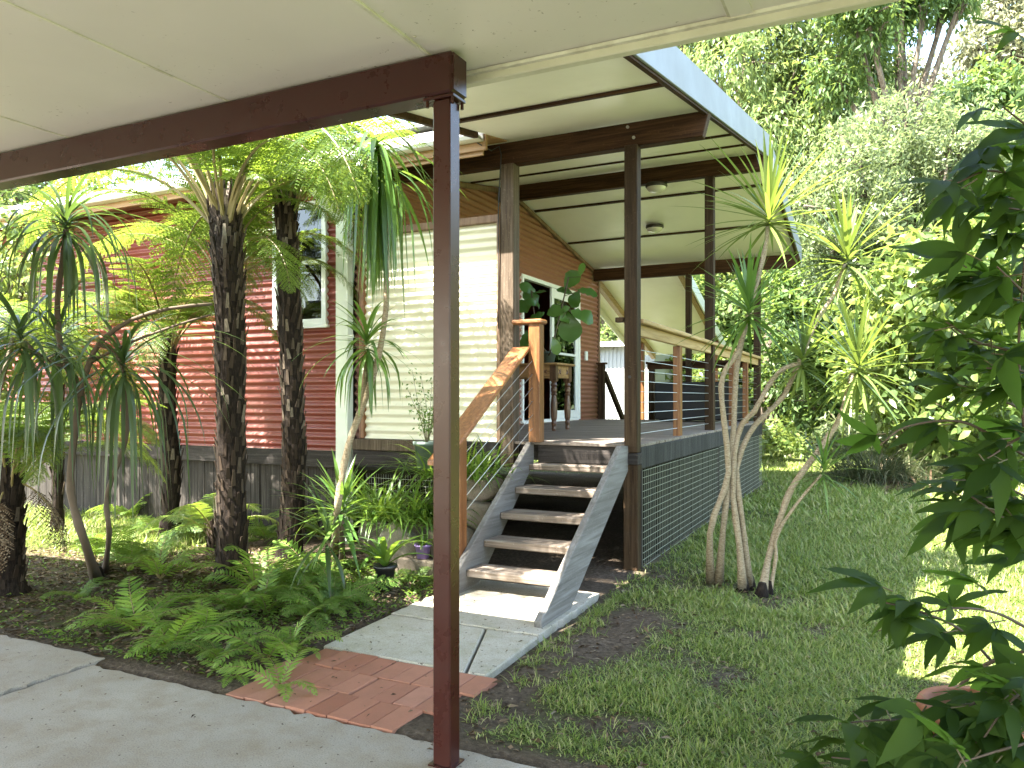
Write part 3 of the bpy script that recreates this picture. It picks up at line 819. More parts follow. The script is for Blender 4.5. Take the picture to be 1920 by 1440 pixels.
rl = MB().hexa([(-2.815, 4.45, rz_(4.45) - .04), (-2.655, 4.45, rz_(4.45) - .04), (-2.655, 5.775, rz_(5.775) - .04), (-2.815, 5.775, rz_(5.775) - .04), (-2.815, 4.45, rz_(4.45)), (-2.655, 4.45, rz_(4.45)), (-2.655, 5.775, rz_(5.775)), (-2.815, 5.775, rz_(5.775))])
rl.build('handrail', M['orange_y'], st, bev=.007)
for k in range(6):
    o = .10 + .112 * k
    MB().tube([(-2.63, 5.79, rz_(5.79) - o - .02), (-2.735, 4.78, rz_(4.78) - o * .93 - .02)], .0028, 5).build('cable', M['wire'], st, True)

# veranda balustrades
rail = thing('balustrade', 'pale timber handrail with steel wires along the lawn side of the veranda', 'railing')
MB().box(XR - .135, XR + .012, 5.925, 12.27, 1.955, 1.992).build('handrail', M['honey_y'], rail, bev=.006)
MB().box(XR - .075, XR - .035, 5.92, 12.27, 1.862, 1.953).build('rail_board', M['honey_y'], rail, bev=.004)
MB().box(-1.93, -1.861, 5.81, 5.87, 1.962, 2.0).build('rail_end', M['dkpost'], rail, bev=.004)
for y in (7.36, 10.25, 11.3):
    MB().box(XR - .105, XR - .035, y - .045, y + .045, DZ - .06, 1.861).build('rail_post', M['orange_z'], rail, bev=.004)
for k in range(9):
    z = 1.075 + k * .085
    MB().tube([(XR - .065, 5.92, z), (XR - .065, 12.27, z)], .0028, 5).build('cable', M['wire'], rail, True)
rail2 = thing('balustrade', 'dark topped wire balustrade across the far end of the veranda', 'railing')
MB().box(-3.56, -1.86, 12.30, 12.43, 1.915, 1.955).build('handrail', M['dkbeam'], rail2, bev=.004)
MB().box(-3.55, -1.86, 12.35, 12.39, 1.83, 1.914).build('rail_board', M['dkbeam'], rail2)
MB().box(-3.52, -3.43, 12.32, 12.41, .95, 1.829).build('rail_post', M['dkpost'], rail2, bev=.004)
for k in range(8):
    z = 1.075 + k * .095
    MB().tube([(-3.47, 12.365, z), (-1.86, 12.365, z)], .0028, 5).build('cable', M['wire'], rail2, True)
rs = thing('stair_rail', 'dark brown newel and sloping handrail of the back steps by the far house corner', 'railing')
MB().box(-4.42, -4.32, 12.40, 12.49, .95, 1.93).build('newel_post', M['dkpost'], rs, bev=.004)
MB().box(-4.45, -4.29, 12.38, 12.51, 1.931, 1.96).build('newel_cap', M['dkbeam'], rs)
MB().hexa([(-4.36, 12.5, 1.70), (-4.30, 12.5, 1.70), (-4.30, 14.0, .50), (-4.36, 14.0, .50), (-4.36, 12.5, 1.82), (-4.30, 12.5, 1.82), (-4.30, 14.0, .62), (-4.36, 14.0, .62)]).build('handrail', M['dkpost'], rs)
MB().box(-4.37, -4.29, 13.9, 13.98, -.05, .62).build('lower_post', M['dkpost'], rs)
bx = thing('covered_couch', 'low black covered outdoor couch at the far end of the veranda', 'couch')
MB().box(-3.18, -1.98, 11.62, 12.22, 1.06, 1.36).build('seat_base', M['black'], bx, bev=.02)
MB().box(-3.18, -1.98, 11.45, 11.618, 1.03, 1.60).build('back_panel', M['black'], bx, bev=.02)
for x in (-3.12, -2.04):
    for y in (11.66, 12.16): MB().box(x - .03, x + .03, y - .03, y + .03, 1.0, 1.059).build('leg', M['black'], bx)
for x0 in (-3.18, -2.10): MB().box(x0, x0 + .12, 11.62, 12.22, 1.361, 1.52).build('arm_rest', M['black'], bx, bev=.015)
# ceiling lights
def bulkhead(x, y, z, label):
    t = thing('ceiling_light', label, 'light', (x, y, z), 0, 'round bulkhead lights under the veranda roof')
    MB().lathe([(.0001, 0), (.125, 0), (.128, -.03), (.118, -.042), (.0001, -.042)], n=24).build('base', M['lampbase'], t, True)
    pr = [(.112, -.0425)] + [(.112 * math.cos(a), -.0425 - .062 * math.sin(a)) for a in np.linspace(.15, math.pi / 2 - .02, 7)]
    MB().lathe(pr, n=24).build('diffuser', M['lens'], t, True)
bulkhead(-2.42, 8.80, 3.858, 'round bulkhead light under the middle beam of the veranda')
l2 = np.array([-2.98, 10.75]); bulkhead(-2.98, 10.75, roofz(10.75) - .012, 'round bulkhead light on the ceiling lining beyond the middle beam')

# ------------------------------------------------------------------ things beyond the deck
aw = thing('awning', 'pale lined lean-to awning with timber rafters behind the veranda', 'awning')
def awz(y): return 3.62 - .31 * (y - 13.55)
mb = MB(); mb.hexa([(-5.25, 13.3, awz(13.3)), (-3.2, 13.3, awz(13.3)), (-3.2, 17.6, awz(17.6)), (-5.25, 17.6, awz(17.6)), (-5.25, 13.3, awz(13.3) + .06), (-3.2, 13.3, awz(13.3) + .06), (-3.2, 17.6, awz(17.6) + .06), (-5.25, 17.6, awz(17.6) + .06)])
mb.build('roof_lining', M['lining'], aw)
for x in (-4.92, -3.32):
    MB().hexa([(x, 13.32, awz(13.32) - .14), (x + .09, 13.32, awz(13.32) - .14), (x + .09, 17.5, awz(17.5) - .14), (x, 17.5, awz(17.5) - .14), (x, 13.32, awz(13.32) - .002), (x + .09, 13.32, awz(13.32) - .002), (x + .09, 17.5, awz(17.5) - .002), (x, 17.5, awz(17.5) - .002)]).build('rafter', M['honey_y'], aw)
for x in (-5.28, -3.199):
    MB().hexa([(x, 13.3, awz(13.3) - .16), (x + .028, 13.3, awz(13.3) - .16), (x + .028, 17.6, awz(17.6) - .16), (x, 17.6, awz(17.6) - .16), (x, 13.3, awz(13.3) + .06), (x + .028, 13.3, awz(13.3) + .06), (x + .028, 17.6, awz(17.6) + .06), (x, 17.6, awz(17.6) + .06)]).build('barge_board', M['white'], aw)
for x in (-4.87, -3.27):
    MB().box(x - .055, x + .055, 16.45, 16.56, -.05, awz(16.5) - .15).build('post', M['orange_z'], aw)
sh = thing('shed', 'white vertically ribbed iron shed behind the veranda', 'shed')
mb = MB(); x = -9.0
while x < -5.05:
    mb.box(x, x + .055, 17.985, 18.02, -.1, 2.62); mb.box(x + .055, x + .1, 18.0, 18.02, -.1, 2.62); x += .1
mb.build('wall', M['wht_iron'], sh)
MB().box(-9, -5.1, 20.9, 21, -.1, 2.6).box(-9, -8.96, 18.03, 20.9, -.1, 2.6).box(-5.14, -5.1, 18.03, 20.9, -.1, 2.6).build('wall', M['wht_iron'], sh)
MB().hexa([(-9.2, 17.8, 2.66), (-4.95, 17.8, 2.66), (-4.95, 21.2, 2.62), (-9.2, 21.2, 2.62), (-9.2, 17.8, 2.70), (-4.95, 17.8, 2.70), (-4.95, 21.2, 2.66), (-9.2, 21.2, 2.66)]).build('roof', M['zinc'], sh)
MB().box(-9.2, -4.95, 17.7, 17.79, 2.60, 2.72).build('gutter', M['gutter'], sh)

# ------------------------------------------------------------------ side table and potted fig on the deck
tb = thing('side_table', 'small honey timber table with turned dark legs on the veranda', 'table', (-3.70, 8.02, DZ))
MB().box(-.47, .47, -.27, .27, .725, .75).build('tabletop', M['ocre'], tb, bev=.006)
MB().box(-.43, .43, -.235, -.215, .585, .724).box(-.43, .43, .215, .235, .585, .724).box(-.43, -.41, -.215, .215, .585, .724).box(.41, .43, -.215, .215, .585, .724).build('apron', M['ocre'], tb)
prof = [(.021, .0), (.026, .02), (.022, .05), (.030, .085), (.024, .11), (.034, .14), (.038, .22), (.036, .30), (.028, .37), (.026, .39), (.036, .405), (.026, .42), (.034, .44), (.034, .47), (.026, .485), (.038, .505), (.028, .53), (.036, .55)]
for x in (-.40, .40):
    for y in (-.20, .20):
        l_ = MB().lathe(prof, (x, y, 0), 14).box(x - .036, x + .036, y - .036, y + .036, .55, .724).build('leg', M['turned'], tb, False)
for x in (.20, .31, -.2, -.31):
    for yy in (-.2365,):
        mb = MB()
        for k in range(4):
            a = k * math.pi / 2 + .78
            mb.tube([(x, yy, .655), (x + .03 * math.cos(a), yy, .655 + .03 * math.sin(a))], [.010, .004], 5)
        mb.build('carved_rosette', M['turned'], tb)
for y_ in (-.11, .11):
    mb = MB()
    for k in range(4):
        a = k * math.pi / 2 + .78
        mb.tube([(.4315, y_, .655), (.4315, y_ + .04 * math.cos(a), .655 + .04 * math.sin(a))], [.012, .004], 5)
    mb.build('carved_rosette', M['turned'], tb)

# ================================================================== VEGETATION helpers
def unit(a): return a / np.maximum(np.linalg.norm(a, axis=-1, keepdims=True), 1e-9)
def quads_grid(N, K, m):
    """N strips of (K+1) x m vertices"""
    b = (np.arange(N) * (K + 1) * m)[:, None, None]
    k = (np.arange(K) * m)[None, :, None]
    j = np.arange(m - 1)[None, None, :]
    a = b + k + j
    return np.stack([a, a + 1, a + m + 1, a + m], -1).reshape(-1, 4)
def straps(o, az, el, L, W, droop, K=6, p=1.4, fold=.22, base=.55, tip=2.6):
    az = np.atleast_1d(az).astype(float); N = len(az)
    f = lambda a: np.broadcast_to(np.asarray(a, float), (N,)).copy()
    el, L, W, droop = f(el), f(L), f(W), f(droop)
    o = np.broadcast_to(np.asarray(o, float), (N, 3))
    s = np.linspace(0, 1, K + 1)
    e = np.clip(el[:, None] - droop[:, None] * s[None] ** p, -1.5, 1.55)
    h = np.stack([np.cos(az), np.sin(az), np.zeros(N)], 1)
    d = h[:, None] * np.cos(e)[..., None] + np.array([0, 0, 1.0]) * np.sin(e)[..., None]
    mid = (d[:, 1:] + d[:, :-1]) / 2 * (L / K)[:, None, None]
    P = o[:, None] + np.concatenate([np.zeros((N, 1, 3)), np.cumsum(mid, 1)], 1)
    w = W[:, None] * .5 * np.minimum(1, base + (1 - base) * s / .3)[None] * (1 - s ** tip)[None]
    w = np.maximum(w, .0006)
    sd = np.stack([-np.sin(az), np.cos(az), np.zeros(N)], 1)[:, None]
    n = -h[:, None] * np.sin(e)[..., None] + np.array([0, 0, 1.0]) * np.cos(e)[..., None]
    V = np.stack([P + sd * w[..., None] + n * (fold * w)[..., None], P, P - sd * w[..., None] + n * (fold * w)[..., None]], 2)
    return V.reshape(-1, 3), quads_grid(N, K, 3)
def ovate(s): return np.sin(np.pi * np.clip(s, 0, 1) ** .8) ** .75 * (1 - .15 * s)
def lance(s): return np.sin(np.pi * s ** .62) ** .9
def obov(s): return np.sin(np.pi * s ** 1.55) ** .6 * .95 + .05 * np.sin(np.pi * s)
def blades(o, D, Nn, L, W, K=5, prof=ovate, curve=.15, fold=.15, wave=0.0, rng=RNG):
    N = len(o); D = unit(D); S = unit(np.cross(D, Nn)); Nn = np.cross(S, D)
    L = np.broadcast_to(np.asarray(L, float), (N,)); W = np.broadcast_to(np.asarray(W, float), (N,))
    cv = np.broadcast_to(np.asarray(curve, float), (N,))
    s = np.linspace(0, 1, K + 1)
    P = o[:, None] + D[:, None] * (L[:, None] * s)[..., None] - Nn[:, None] * (cv[:, None] * L[:, None] * s ** 2)[..., None]
    w = np.maximum(W[:, None] * .5 * prof(s)[None], .0008)
    up = fold * w
    if wave:
        up = up[..., None] + rng.normal(0, wave, (N, K + 1, 2)) * W[:, None, None]
        ul, ur = up[..., 0], up[..., 1]
    else: ul = ur = up
    V = np.stack([P + S[:, None] * w[..., None] + Nn[:, None] * ul[..., None], P, P - S[:, None] * w[..., None] + Nn[:, None] * ur[..., None]], 2)
    return V.reshape(-1, 3), quads_grid(N, K, 3)
def kites(o, D, Nn, L, W, bend=.1, wpos=.45):
    N = len(o); D = unit(D); S = unit(np.cross(D, Nn)); Nn = np.cross(S, D)
    L = np.broadcast_to(np.asarray(L, float), (N,))[:, None]; W = np.broadcast_to(np.asarray(W, float), (N,))[:, None]
    m = o + D * L * wpos
    V = np.stack([o, m + S * W * .5 + Nn * bend * W, o + D * L - Nn * bend * L * .6, m - S * W * .5 + Nn * bend * W], 1).reshape(-1, 3)
    return V, np.arange(N * 4).reshape(-1, 4)
def join(parts):
    Vs, Fs, n = [], [], 0
    for V, F in parts:
        Vs.append(V); Fs.append(np.asarray(F) + n); n += len(V)
    return np.concatenate(Vs), np.concatenate(Fs)
def sph(n, rng=RNG):
    return unit(rng.normal(size=(n, 3)))
def bez(P, n=14):
    """smooth curve through control points (Catmull-Rom)"""
    P = [np.asarray(p, float) for p in P]
    if len(P) == 2: return [P[0] + (P[1] - P[0]) * t for t in np.linspace(0, 1, n)]
    Q = [2 * P[0] - P[1]] + P + [2 * P[-1] - P[-2]]; out = []
    per = max(2, n // (len(P) - 1))
    for i in range(1, len(Q) - 2):
        for t in np.arange(per) / per:
            a, b, c, d = Q[i - 1], Q[i], Q[i + 1], Q[i + 2]
            out.append(.5 * (2 * b + (c - a) * t + (2 * a - 5 * b + 4 * c - d) * t * t + (3 * b - a - 3 * c + d) * t ** 3))
    out.append(P[-1]); return out

# ------------------------------------------------------------------ fronds
def frond_mesh(name, L, npair, pinL, npinn, e0, e1, stipe=.2, sag=.25, rw=.012, seed=1, mat='frond', p=1.25, pw=.95):
    r = np.random.default_rng(seed)
    n = 40; s = np.linspace(0, 1, n + 1)
    e = e0 + (e1 - e0) * s ** p
    d = np.stack([np.zeros(n + 1), np.cos(e), np.sin(e)], 1)
    P = np.concatenate([np.zeros((1, 3)), np.cumsum((d[1:] + d[:-1]) / 2 * L / n, 0)])
    P[:, 0] += .03 * L * np.sin(s * 2.2 + r.uniform(0, 3)) * s
    mb = MB(); mb.tube(P[::2], list(np.maximum(rw * (1 - .88 * s[::2]), .0015)), 5, False)
    RV = np.concatenate(mb.v); RQ = np.concatenate(mb.q)
    t = stipe + (1 - stipe) * (np.arange(npair) + .5) / npair
    tt = (np.arange(npair) + .5) / npair
    prof = np.sin(np.pi * (.16 + .84 * tt)) ** .75 * (1 - .12 * tt)
    ip = lambda A, q: np.stack([np.interp(q, s, A[:, k]) for k in range(3)], -1)
    Pb, T = ip(P, t), unit(ip(d, t))
    sets = []
    for sg in (1, -1):
        X = np.tile(np.array([[sg, 0, 0.]]), (npair, 1))
        ang = R_(24) + r.normal(0, .07, npair) + .35 * tt
        dd = X * np.cos(ang)[:, None] + T * np.sin(ang)[:, None]
        Nn = unit(np.cross(X, T)) * sg
        dd = unit(dd + Nn * r.normal(.0, .08, npair)[:, None])
        ln = pinL * prof * r.uniform(.88, 1.06, npair)
        if npinn == 0:
            V, F = blades(Pb, dd, Nn, ln, L / npair * pw * np.ones(npair), 4, lance, sag, .1); sets.append((V, F)); continue
        q = (np.arange(npinn) + .6) / npinn
        B = Pb[:, None] + dd[:, None] * (ln[:, None] * q)[..., None]
        B = B - np.array([0, 0, 1.]) * (sag * ln[:, None] * q[None] ** 2)[..., None]
        pl = ln[:, None] * .0 + (L / npair) * .62 * (1 - q[None] ** 2.2 * .8) * np.ones((npair, 1))
        for s2 in (1, -1):
            side = np.cross(Nn, dd) * s2
            E = unit(side[:, None] * .86 + dd[:, None] * .5 + r.normal(0, .1, (npair, npinn, 3)))
            V, F = kites(B.reshape(-1, 3), E.reshape(-1, 3), np.repeat(Nn, npinn, 0) + 1e-4, pl.ravel(), np.repeat(ln / npinn * .95, npinn), .12)
            sets.append((V, F))
        # midrib of each pinna: a narrow blade
        V, F = blades(Pb, dd, Nn, ln, .006 * np.ones(npair), 3, lambda s_: np.ones_like(s_), sag, 0); sets.append((V, F))
    V, F = join([(RV, RQ)] + sets)
    mi = np.zeros(len(F), np.int32); mi[:len(RQ)] = 1
    return np_mesh(name, V, F, [M[mat], M['stipe']], False, mi)
TF = [frond_mesh('frond', 2.0, 30, .40, 15, R_(68), R_(-50), .24, .22, .016, 1),
      frond_mesh('frond', 1.9, 28, .38, 15, R_(60), R_(-75), .22, .28, .016, 2),
      frond_mesh('frond', 2.1, 30, .42, 15, R_(74), R_(-30), .26, .18, .017, 3),
      frond_mesh('frond', 1.7, 28, .36, 14, R_(45), R_(-85), .20, .34, .015, 4)]

TFD = [frond_mesh('frond', 1.1, 22, .24, 9, R_(-25), R_(-86), .2, .5, .011, 7, 'litter', p=.6), frond_mesh('frond', .8, 18, .2, 8, R_(0), R_(-84), .2, .6, .010, 8, 'litter', p=.5)]
def tree_fern(label, path, rad, az_list, scale, flare=True, seed=1, nstub=330):
    r = np.random.default_rng(seed)
    base = np.asarray(path[0], float)
    t = thing('tree_fern', label, 'tree fern', tuple(base), 0, 'tree ferns in front of the red wall')
    pts = bez([np.asarray(p) - base for p in path], 22); m = len(pts)
    rr_ = [rad[0] + (rad[1] - rad[0]) * i / (m - 1) for i in range(m)]
    rr_ = [q * (1 + .06 * math.sin(i * 1.9 + seed) + r.normal(0, .03)) * (1 + .35 * max(0, 1 - i / 3)) for i, q in enumerate(rr_)]
    pts = pts + [pts[-1] + np.array([0, 0, rad[1] * .7]), pts[-1] + np.array([0, 0, rad[1] * 1.1])]; rr_ = rr_ + [rad[1] * .75, rad[1] * .25]; m = len(pts)
    mb = MB(); mb.tube(pts, rr_, 14)
    V0 = np.concatenate(mb.v); Q0 = np.concatenate(mb.q); T0 = np.concatenate(mb.t)
    # old leaf bases spiralling up the trunk
    P = np.array(pts); sets = []
    H = np.linspace(.05, .995, nstub); ga = np.arange(nstub) * 2.39996 + r.normal(0, .12, nstub)
    c = np.stack([np.interp(H, np.linspace(0, 1, m), P[:, k]) for k in range(3)], 1)
    rd = np.interp(H, np.linspace(0, 1, m), rr_)
    out = np.stack([np.cos(ga), np.sin(ga), np.zeros(nstub)], 1)
    o = c + out * (rd * .93)[:, None]
    ln = r.uniform(.04, .10, nstub) * (1 + .5 * H)
    D = np.array([0, 0, 1.]) + out * r.uniform(.02, .20, nstub)[:, None] + r.normal(0, .08, (nstub, 3))
    sv, sf = [], []
    D = unit(D); S = unit(np.cross(D, out)); wd = r.uniform(.008, .015, nstub)
    for k in range(nstub):
        b = o[k] - D[k] * .02; e = o[k] + D[k] * ln[k] + out[k] * .006
        n0 = len(sv) * 8
        w0, w1, th = wd[k] * 1.3, wd[k] * .7, .009
        sv.append([b - S[k] * w0, b + S[k] * w0, b + S[k] * w0 + out[k] * th, b - S[k] * w0 + out[k] * th, e - S[k] * w1, e + S[k] * w1, e + S[k] * w1 + out[k] * th * .8, e - S[k] * w1 + out[k] * th * .8])
        sf += [(n0 + a, n0 + b_, n0 + c_, n0 + d_) for a, b_, c_, d_ in ((0, 1, 2, 3), (7, 6, 5, 4), (0, 4, 5, 1), (1, 5, 6, 2), (2, 6, 7, 3), (3, 7, 4, 0))]
    SV = np.array(sv).reshape(-1, 3); SF = np.array(sf) + len(V0)
    tr = np_obj('trunk', np.concatenate([V0, SV]), [Q0, SF, T0], [M['fernbark'], M['stub']], t, False, np.concatenate([np.zeros(len(Q0)), np.ones(len(SF)), np.zeros(len(T0))]))
    top = np.array(pts[-3])
    for i, a in enumerate(az_list):
        k = int(r.integers(0, 4)) if len(np.shape(a)) == 0 else a[1]
        sc = scale * r.uniform(.88, 1.1) * (1 if len(np.shape(a)) == 0 or len(a) < 3 else a[2])
        az = a if len(np.shape(a)) == 0 else a[0]
        f = link(bpy.data.objects.new('frond', TF[min(k, 3)]), t)
        azr = R_(az) + r.normal(0, .1)
        if k >= 4: f.data = TFD[k - 4]; f['label'] = 'dead brown hanging frond'
        f.location = top + np.array([math.cos(azr), math.sin(azr), 0]) * rad[1] * .7 + np.array([0, 0, -.10 + r.uniform(-.05, .05)])
        f.rotation_euler = (r.normal(0, .06), r.normal(0, .12), azr - math.pi / 2)
        f.scale = (sc, sc, sc)
    return t
A0 = onz(436, 1085, 0); A_d = float((A0 - [0, 0, 0]) @ FWD)
def onA(u, v, d): return at(u, v, d)
tree_fern('thick dark tree fern trunk nearest the concrete path, scarred with old leaf bases', [A0 + [0, 0, -.05], at(434, 900, A_d), at(432, 650, A_d), at(427, 500, A_d), at(420, 395, A_d)], (.104, .108),
          [(a, int(k), s) for a, k, s in ((10, 0, 1), (35, 2, .9), (60, 0, .9), (85, 1, .9), (110, 0, .95), (135, 1, 1.05), (155, 3, 1.05), (178, 0, 1.1), (200, 1, 1.1), (222, 0, 1), (245, 2, .85), (270, 2, .8), (295, 2, .8), (320, 0, .85), (345, 0, .9), (165, 2, 1.1), (120, 3, 1), (-48, 0, 1.1), (-28, 1, 1.12), (-64, 0, 1.05), (-12, 3, 1.05))], 1.0, seed=21)
B0 = onz(542, 1045, 0); B_d = float(B0 @ FWD)
tree_fern('slimmer tree fern trunk standing just right of the thickest one, in front of the window', [B0 + [0, 0, -.05], at(552, 880, B_d), at(547, 700, B_d), at(541, 520, B_d), at(535, 375, B_d)], (.098, .086),
          [(a, int(k), s) for a, k, s in ((5, 1, .8), (-35, 0, .75), (50, 2, .7), (110, 2, .75), (140, 0, .8), (170, 0, .9), (200, 0, .9), (230, 2, .85), (262, 2, .7), (300, 2, .7))], .95, seed=22)
C0 = np.array([-6.2, 5.2, -.05]); C_d = float(C0 @ FWD)
tree_fern('short slender tree fern with a sunlit crown against the red wall', [C0, at(322, 880, C_d), at(314, 760, C_d), at(316, 640, C_d)], (.082, .072),
          [(a, int(k), s) for a, k, s in ((-15, 0, 1.0), (15, 1, .9), (-40, 3, 1.), (265, 1, .95), (0, 0, .9), (30, 2, .6), (150, 2, .7), (180, 0, .95), (205, 1, .95), (230, 0, .9), (255, 2, .9), (280, 0, .8), (305, 2, .85), (330, 0, .9), (350, 1, .9), (120, 2, .55))], .80, seed=23, nstub=120)
Dd0 = onz(14, 1108, 0); D_d = float(Dd0 @ FWD)
tree_fern('low stout tree fern trunk cut by the left edge of the photo', [Dd0 + [0, 0, -.05], at(12, 1000, D_d), at(16, 885, D_d)], (.118, .10),
          [(a, int(k), s) for a, k, s in ((0, 2, .8), (25, 0, .8), (60, 2, .8), (100, 0, .85), (140, 0, .9), (190, 0, .9), (230, 2, .8), (260, 2, .7), (300, 0, .7), (335, 2, .75), (45, 1, .8), (15, 0, .9), (80, 1, .8), (345, 1, .85), (320, 2, .8), (120, 2, .8), (285, 2, .7), (20, 5, 1), (310, 4, .7))], .80, seed=24, nstub=100)
# a younger fern clump with upright sunlit fronds under the window, one with its fronds high against the eave
def crown_only(label, base, h, az_list, scale, seed):
    return tree_fern(label, [np.asarray(base), np.asarray(base) + [0.01, .0, h * .5], np.asarray(base) + [0, .02, h]], (.055, .05), az_list, scale, seed=seed, nstub=40)
E0 = np.array([-5.42, 5.12, -.05])
crown_only('tall thin tree fern hidden behind the thickest trunk, bright fronds under the eave', E0, 2.55, [(a, int(k), s) for a, k, s in ((0, 0, 1), (25, 1, 1), (-20, 0, 1), (45, 3, 1.0), (70, 0, .8), (110, 2, .8), (150, 0, .9), (180, 0, .9), (210, 1, .9), (250, 2, .8), (290, 2, .9), (320, 0, 1), (340, 3, 1.))], .98, 31)
crown_only('tree fern with arching sunlit fronds at the far left before the red wall', np.array([-7.5, 4.95, -.05]), 1.75, [(a, int(k), s) for a, k, s in ((0, 0, 1), (25, 2, .8), (-25, 1, 1), (-50, 0, 1), (-80, 2, .9), (60, 2, .6), (120, 2, .6), (160, 0, .8), (200, 0, .9), (235, 2, .9), (260, 0, .9), (-10, 3, 1))], .85, 34)
crown_only('knee high young tree fern with lime fronds between the two thick trunks', np.array([-5.45, 5.05, -.05]), .22, [(a, int(k), s) for a, k, s in ((-60, 0, 1), (-15, 2, 1), (20, 0, .9), (70, 2, .7), (130, 2, .8), (180, 0, .9), (230, 0, .9), (275, 1, .9))], .42, 33)

# ------------------------------------------------------------------ ground ferns: three kinds of plant, each copied
FK = [frond_mesh('g', .62, 17, .15, 6, R_(62), R_(-28), .14, .15, .004, 11, 'fern'), frond_mesh('g', .58, 17, .125, 0, R_(55), R_(-35), .10, .12, .004, 12, 'fern_lit', pw=.7),
      frond_mesh('g', .5, 18, .16, 6, R_(48), R_(-40), .16, .2, .004, 13, 'fern')]
def me_arrays(me):
    V = np.empty(len(me.vertices) * 3, np.float32); me.vertices.foreach_get('co', V)
    F = np.empty(len(me.polygons) * 4, np.int32); me.loops.foreach_get('vertex_index', F)
    mi = np.empty(len(me.polygons), np.int32); me.polygons.foreach_get('material_index', mi)
    return V.reshape(-1, 3), F.reshape(-1, 4), mi
def fern_plant_mesh(kind, n, seed):
    r = np.random.default_rng(seed); V, F, mi = me_arrays(FK[kind]); S, MI = [], []
    for i in range(n):
        a = i * 2.4 + r.normal(0, .25); sc = r.uniform(.65, 1.1); tl = r.normal(0, .22)
        Rm = np.array(Matrix.Rotation(a, 3, 'Z') @ Matrix.Rotation(tl, 3, 'X') @ Matrix.Rotation(r.normal(0, .2), 3, 'Y'))
        S.append((V @ Rm.T * sc, F)); MI.append(mi)
    V2, F2 = join(S); return np_mesh('fern', V2, F2, [M['fern_lit' if kind == 1 else 'fern'], M['stipe']], False, np.concatenate(MI))
FP = [fern_plant_mesh(0, 9, 1), fern_plant_mesh(1, 10, 2), fern_plant_mesh(2, 8, 3), fern_plant_mesh(0, 6, 4), fern_plant_mesh(1, 5, 5)]
for u, v, k, sc, lab in (
        (240, 1065, 0, .95, 'lacy green fern left of the thick trunk, nearest the bare mossy soil'),
        (300, 1085, 1, .9, 'wide fern in the dark hollow left of the thick trunk'),
        (180, 1050, 3, .8, 'small fern at the foot of the leaning dracaena cane'),
        (345, 1010, 0, .9, 'fern with pale fronds directly left of the thick trunk base'),
        (385, 985, 2, .85, 'fern tucked behind the left side of the thick trunk'),
        (262, 1180, 1, .85, 'upright ladder fern with broad pinnae near the middle of the bed'),
        (320, 1215, 1, .70, 'bright ladder fern arching over the concrete edge'),
        (225, 1160, 1, .6, 'low fern in the litter behind the slab joint'),
        (150, 1120, 3, .45, 'tiny fern on the mossy slope near the left slab'),
        (475, 1100, 1, .95, 'ladder fern leaning against the right foot of the thick trunk'),
        (450, 1150, 0, .75, 'lit fern frond cluster in front of the thick trunk'),
        (500, 1150, 1, .85, 'arching fern in the centre of the bed with a long lit frond'),
        (545, 1115, 0, .9, 'dense lacy fern between the slim trunk and the path'),
        (590, 1100, 1, .85, 'lacy fern beside the long leaved rosette'),
        (620, 1140, 0, .8, 'bushy fern at the left edge of the pale path slab'),
        (575, 1165, 2, .65, 'fern spilling over the back corner of the brick paving'),
        (610, 1160, 0, .5, 'low fern where brick paving meets the pale slab'),
        (500, 1235, 4, .7, 'yellowish fern tuft just behind the bricks'),
        (525, 1290, 4, .55, 'single fern tuft growing out over the red bricks'),
        (545, 1225, 1, .6, 'fern by the back left corner of the bricks'),
        (415, 1235, 3, .55, 'small fern seedling in the dark litter by the slab edge'),
        (380, 1190, 1, .7, 'dull fern in the middle litter of the bed'),
        (440, 1265, 4, .4, 'tiny fern at the tip where slab and bricks meet'),
        (600, 1010, 0, .95, 'sunlit fern right of the slim trunk'),
        (500, 1010, 2, .95, 'sunlit fern between the thick and the slim trunk'),
        (395, 940, 0, 1.0, 'pale green fern behind the thick trunk, in the sun'),
        (250, 975, 0, .9, 'sunlit fern behind the leaning cane'),
        (290, 1000, 2, .9, 'fern with drooping fronds left of the short slender fern'),
        (785, 1090, 2, .5, 'feathery bright fern between the black pot and the steel post')):
    p = onz(u, v, 0.0)
    o = link(bpy.data.objects.new('fern', FP[k]))
    tag(o, lab, 'fern', 'ferns in the garden bed')
    o.location = (p[0], p[1], float(gz(p[0], p[1])) - .01)
    o.rotation_euler = (0, 0, random.uniform(0, 6.28))
    o.scale = (sc, sc, sc * random.uniform(.85, 1.1))

# ------------------------------------------------------------------ dracaenas
def head(name, c, n, L, W, droop, mat, parent, el=(-.5, 1.5), seed=1, K=7, axis=None, p=1.4, base=.55):
    r = np.random.default_rng(seed)
    u_ = (np.arange(n) + .5) / n
    elv = el[0] + (el[1] - el[0]) * u_ + r.normal(0, .10, n)
    az = np.arange(n) * 2.39996 + r.normal(0, .2, n)
    ln = L * r.uniform(.75, 1.08, n) * (.72 + .28 * np.sin(np.pi * np.clip(u_ * .9 + .08, 0, 1)))
    dr = droop * r.uniform(.6, 1.35, n) * (1.15 - .55 * u_)
    zz = (u_ - .5) * .12
    o = np.stack([r.normal(0, .006, n), r.normal(0, .006, n), zz], 1)
    V, F = straps(o, az, elv, ln, W * r.uniform(.8, 1.15, n), dr, K, p, base=base)
    if axis is not None:
        q = Vector((0, 0, 1)).rotation_difference(Vector(axis)).to_matrix(); V = V @ np.array(q).T
    b = np.array(parent.location) if parent is not None else 0
    return np_obj(name, V + (np.asarray(c) - b), F, M[mat], parent)
